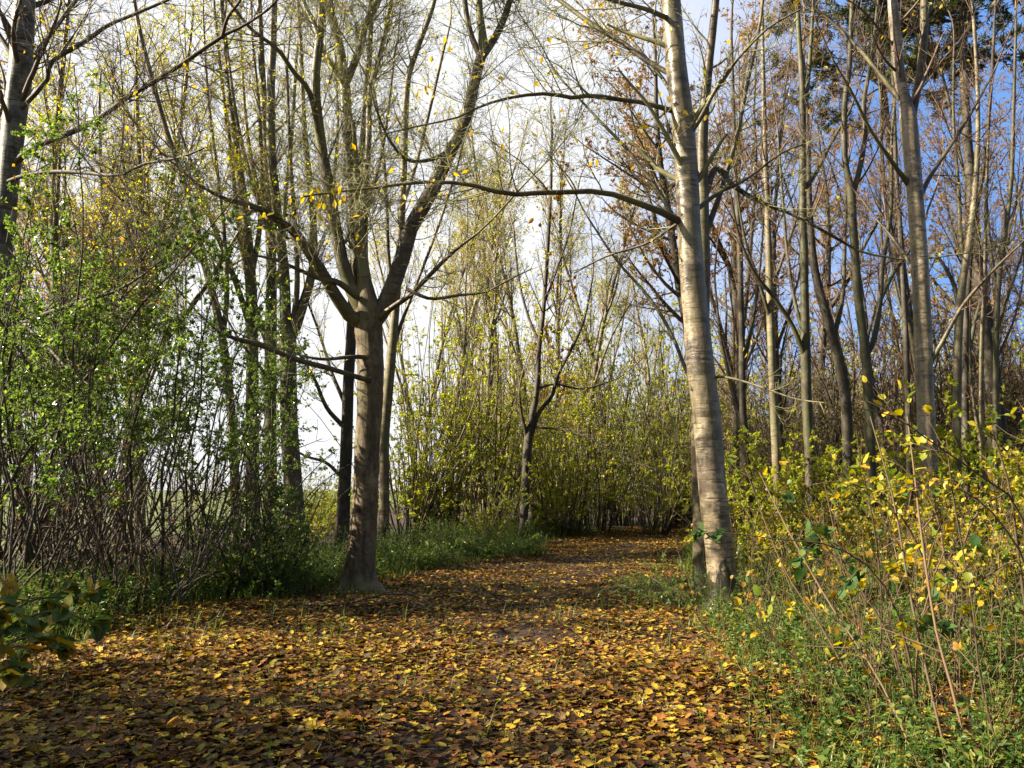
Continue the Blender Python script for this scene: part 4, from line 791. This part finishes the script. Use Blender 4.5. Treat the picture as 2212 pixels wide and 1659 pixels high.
# fallen sticks
def stick(label, pts, r, seed):
    rng = np.random.default_rng(seed)
    W = np.array([[gx(px, D), D, float(gh(gx(px, D), D)) + .02 + up] for px, D, up in pts])
    P = resample(W, 14)[None]; g = Geo(); g.tubes(P, r * np.linspace(1, .4, 14)[None], 7, 0, .05, rng=rng)
    b, q = spawn(rng, P, np.full((1, 14), r), 2.5, .2, .9, (30, 60), .3, .4, .5, .003, 5, .1, .1, flat=.8); g.tubes(b, q, 4, 0, rng=rng)
    o = top('fallen_branch', g, B_DARK, label, 'branch', loc=tuple(float(v) for v in W[0]))
stick('crooked dark fallen branch lying on the litter below the broad forking tree', [(640, 11.2, 0), (700, 11., .02), (750, 11.2, .01), (820, 11.5, .05), (880, 11.9, .02)], .02, 81)
stick('thin fallen twig crossing the leaf litter right of the crooked branch', [(800, 11.4, 0), (860, 11.1, .03), (930, 10.6, 0)], .012, 82)
stick('fallen twig half in the grass at the right edge of the path', [(1560, 5.4, 0), (1640, 5.8, .03), (1760, 6.3, .01)], .009, 83)

rng = np.random.default_rng(535); g = Geo(); n = 900
x, y = scatter(rng, n, 3.2, 20, .5); h = rng.random(n) * 6.283
P = march(rng, np.stack([x, y, gh(x, y) + .015 + .02 * rng.random(n)], 1), np.stack([np.cos(h), np.sin(h), rng.normal(0, .06, n)], 1), rng.uniform(.06, .4, n), 5, 0, .12)
g.tubes(P, rng.uniform(.0012, .004, n)[:, None] * np.linspace(1, .5, 5), 4, 0, rng=rng)
top('twig_litter', g, T_BROWN, 'small broken twigs strewn over the fallen leaves', 'twigs', 'stuff')

# woods far off, seen as one mass
rng = np.random.default_rng(540); g = Geo()
n = 900; u = rng.random(n)
ang_ = np.radians(np.where(u < .45, rng.uniform(-62, -3, n), rng.uniform(-3, 58, n)))
dist = np.where(u < .45, rng.uniform(210, 300, n), rng.uniform(50, 95, n))
X = np.stack([np.sin(ang_) * dist, np.cos(ang_) * dist, np.zeros(n)], 1)
H = np.where(u < .45, rng.uniform(4, 8, n), rng.uniform(8, 15, n))
P = march(rng, X, np.stack([rng.normal(0, .1, n), rng.normal(0, .1, n), np.ones(n)], 1), H, 6, .1, .05)
g.tubes(P, (H * .009)[:, None] * np.linspace(1, .2, 6)[None], 5, 0, rng=rng)
b1, q1 = spawn(rng, P, (H * .009)[:, None] * np.linspace(1, .2, 6)[None], 2., .1, 1., (20, 50), .35, 4., .5, .015, 5, .4, .1)
g.tubes(b1, q1, 3, 0, rng=rng)
b2, q2 = spawn(rng, b1, q1, 2.6, .1, 1., (25, 60), .45, 1.3, .6, .01, 4, .2, .12); g.tubes(b2, q2, 3, 0, rng=rng)
leafy(g, rng, b2, 60000, .28)
top('woods', g, [T_BROWN, L_YG], 'distant band of autumn woodland beyond the field and the far trees', 'woodland', 'stuff')

# ------------------------------------------------------------------ light, sky, camera
EL, AZ = math.radians(33), math.radians(-96)      # azimuth clockwise from +Y (the view direction)
sd = Vector((math.cos(EL) * math.sin(AZ), math.cos(EL) * math.cos(AZ), math.sin(EL)))
sun = bpy.data.lights.new('sun', 'SUN'); sun.energy = 5.; sun.angle = math.radians(.53); sun.color = (1, .88, .70)
so = bpy.data.objects.new('sun', sun); COL.objects.link(so); so.rotation_euler = sd.to_track_quat('Z', 'Y').to_euler(); so.location = sd * 50
w = bpy.data.worlds.new('World'); sc.world = w; w.use_nodes = True
nt = w.node_tree; N, L = nt.nodes.new, nt.links.new
bg = nt.nodes['Background']
sky = N('ShaderNodeTexSky'); sky.sky_type = 'NISHITA'; sky.sun_disc = False; sky.sun_elevation = EL; sky.sun_rotation = AZ
sky.dust_density = 2.5; sky.ozone_density = 1.
tc = N('ShaderNodeTexCoord'); sep = N('ShaderNodeSeparateXYZ'); L(tc.outputs['Generated'], sep.inputs[0])
nz = N('ShaderNodeTexNoise'); nz.inputs['Scale'].default_value = 2.6; nz.inputs['Detail'].default_value = 7; L(tc.outputs['Generated'], nz.inputs['Vector'])
ma = N('ShaderNodeMath'); ma.operation = 'MULTIPLY_ADD'; L(nz.outputs[0], ma.inputs[0]); ma.inputs[1].default_value = -.55; L(sep.outputs[0], ma.inputs[2])
rp = ramp(nt, [(.0, (1, 1, 1)), (.30, (0, 0, 0))]); mr = N('ShaderNodeMapRange'); mr.inputs[1].default_value = -.22; mr.inputs[2].default_value = .9; L(ma.outputs[0], mr.inputs[0]); L(mr.outputs[0], rp.inputs[0])
mx = N('ShaderNodeMix'); mx.data_type = 'RGBA'; fr = N('ShaderNodeMapRange'); fr.inputs[1].default_value = -.15; fr.inputs[2].default_value = .25; L(sep.outputs[1], fr.inputs[0])
mm = N('ShaderNodeMath'); mm.operation = 'MULTIPLY'; L(rp.outputs[0], mm.inputs[0]); L(fr.outputs[0], mm.inputs[1])
ve = N('ShaderNodeMix'); ve.data_type = 'RGBA'; vm = N('ShaderNodeMath'); vm.operation = 'MULTIPLY'; vm.inputs[1].default_value = .75; L(fr.outputs[0], vm.inputs[0]); L(vm.outputs[0], ve.inputs[0])
L(sky.outputs[0], ve.inputs[6]); ve.inputs[7].default_value = (1.6, 3.4, 7.6, 1)
L(mm.outputs[0], mx.inputs[0]); L(ve.outputs[2], mx.inputs[6]); mx.inputs[7].default_value = (7.6, 7.7, 7.9, 1)
L(mx.outputs[2], bg.inputs[0]); bg.inputs[1].default_value = .038

cam = bpy.data.cameras.new('camera'); co = bpy.data.objects.new('camera', cam); COL.objects.link(co)
cam.sensor_width = 36; cam.lens = 36 * FPX / 2212; cam.clip_end = 5000; cam.clip_start = .05
co.location = (0, 0, HCAM); co.rotation_euler = (math.radians(90) + PITCH, 0, 0); sc.camera = co
vs = sc.view_settings; sc.display_settings.display_device = 'sRGB'
vs.view_transform = 'Standard'; vs.look = 'None'; vs.exposure = 1.9; vs.gamma = 1
sc.cycles.use_denoising = True
sc.cycles.max_bounces = 6; sc.cycles.transparent_max_bounces = 8; sc.cycles.diffuse_bounces = 3; sc.cycles.glossy_bounces = 2
sc.cycles.caustics_reflective = False; sc.cycles.caustics_refractive = False
print('objects', len(bpy.data.objects), 'verts', sum(len(m.vertices) for m in bpy.data.meshes))
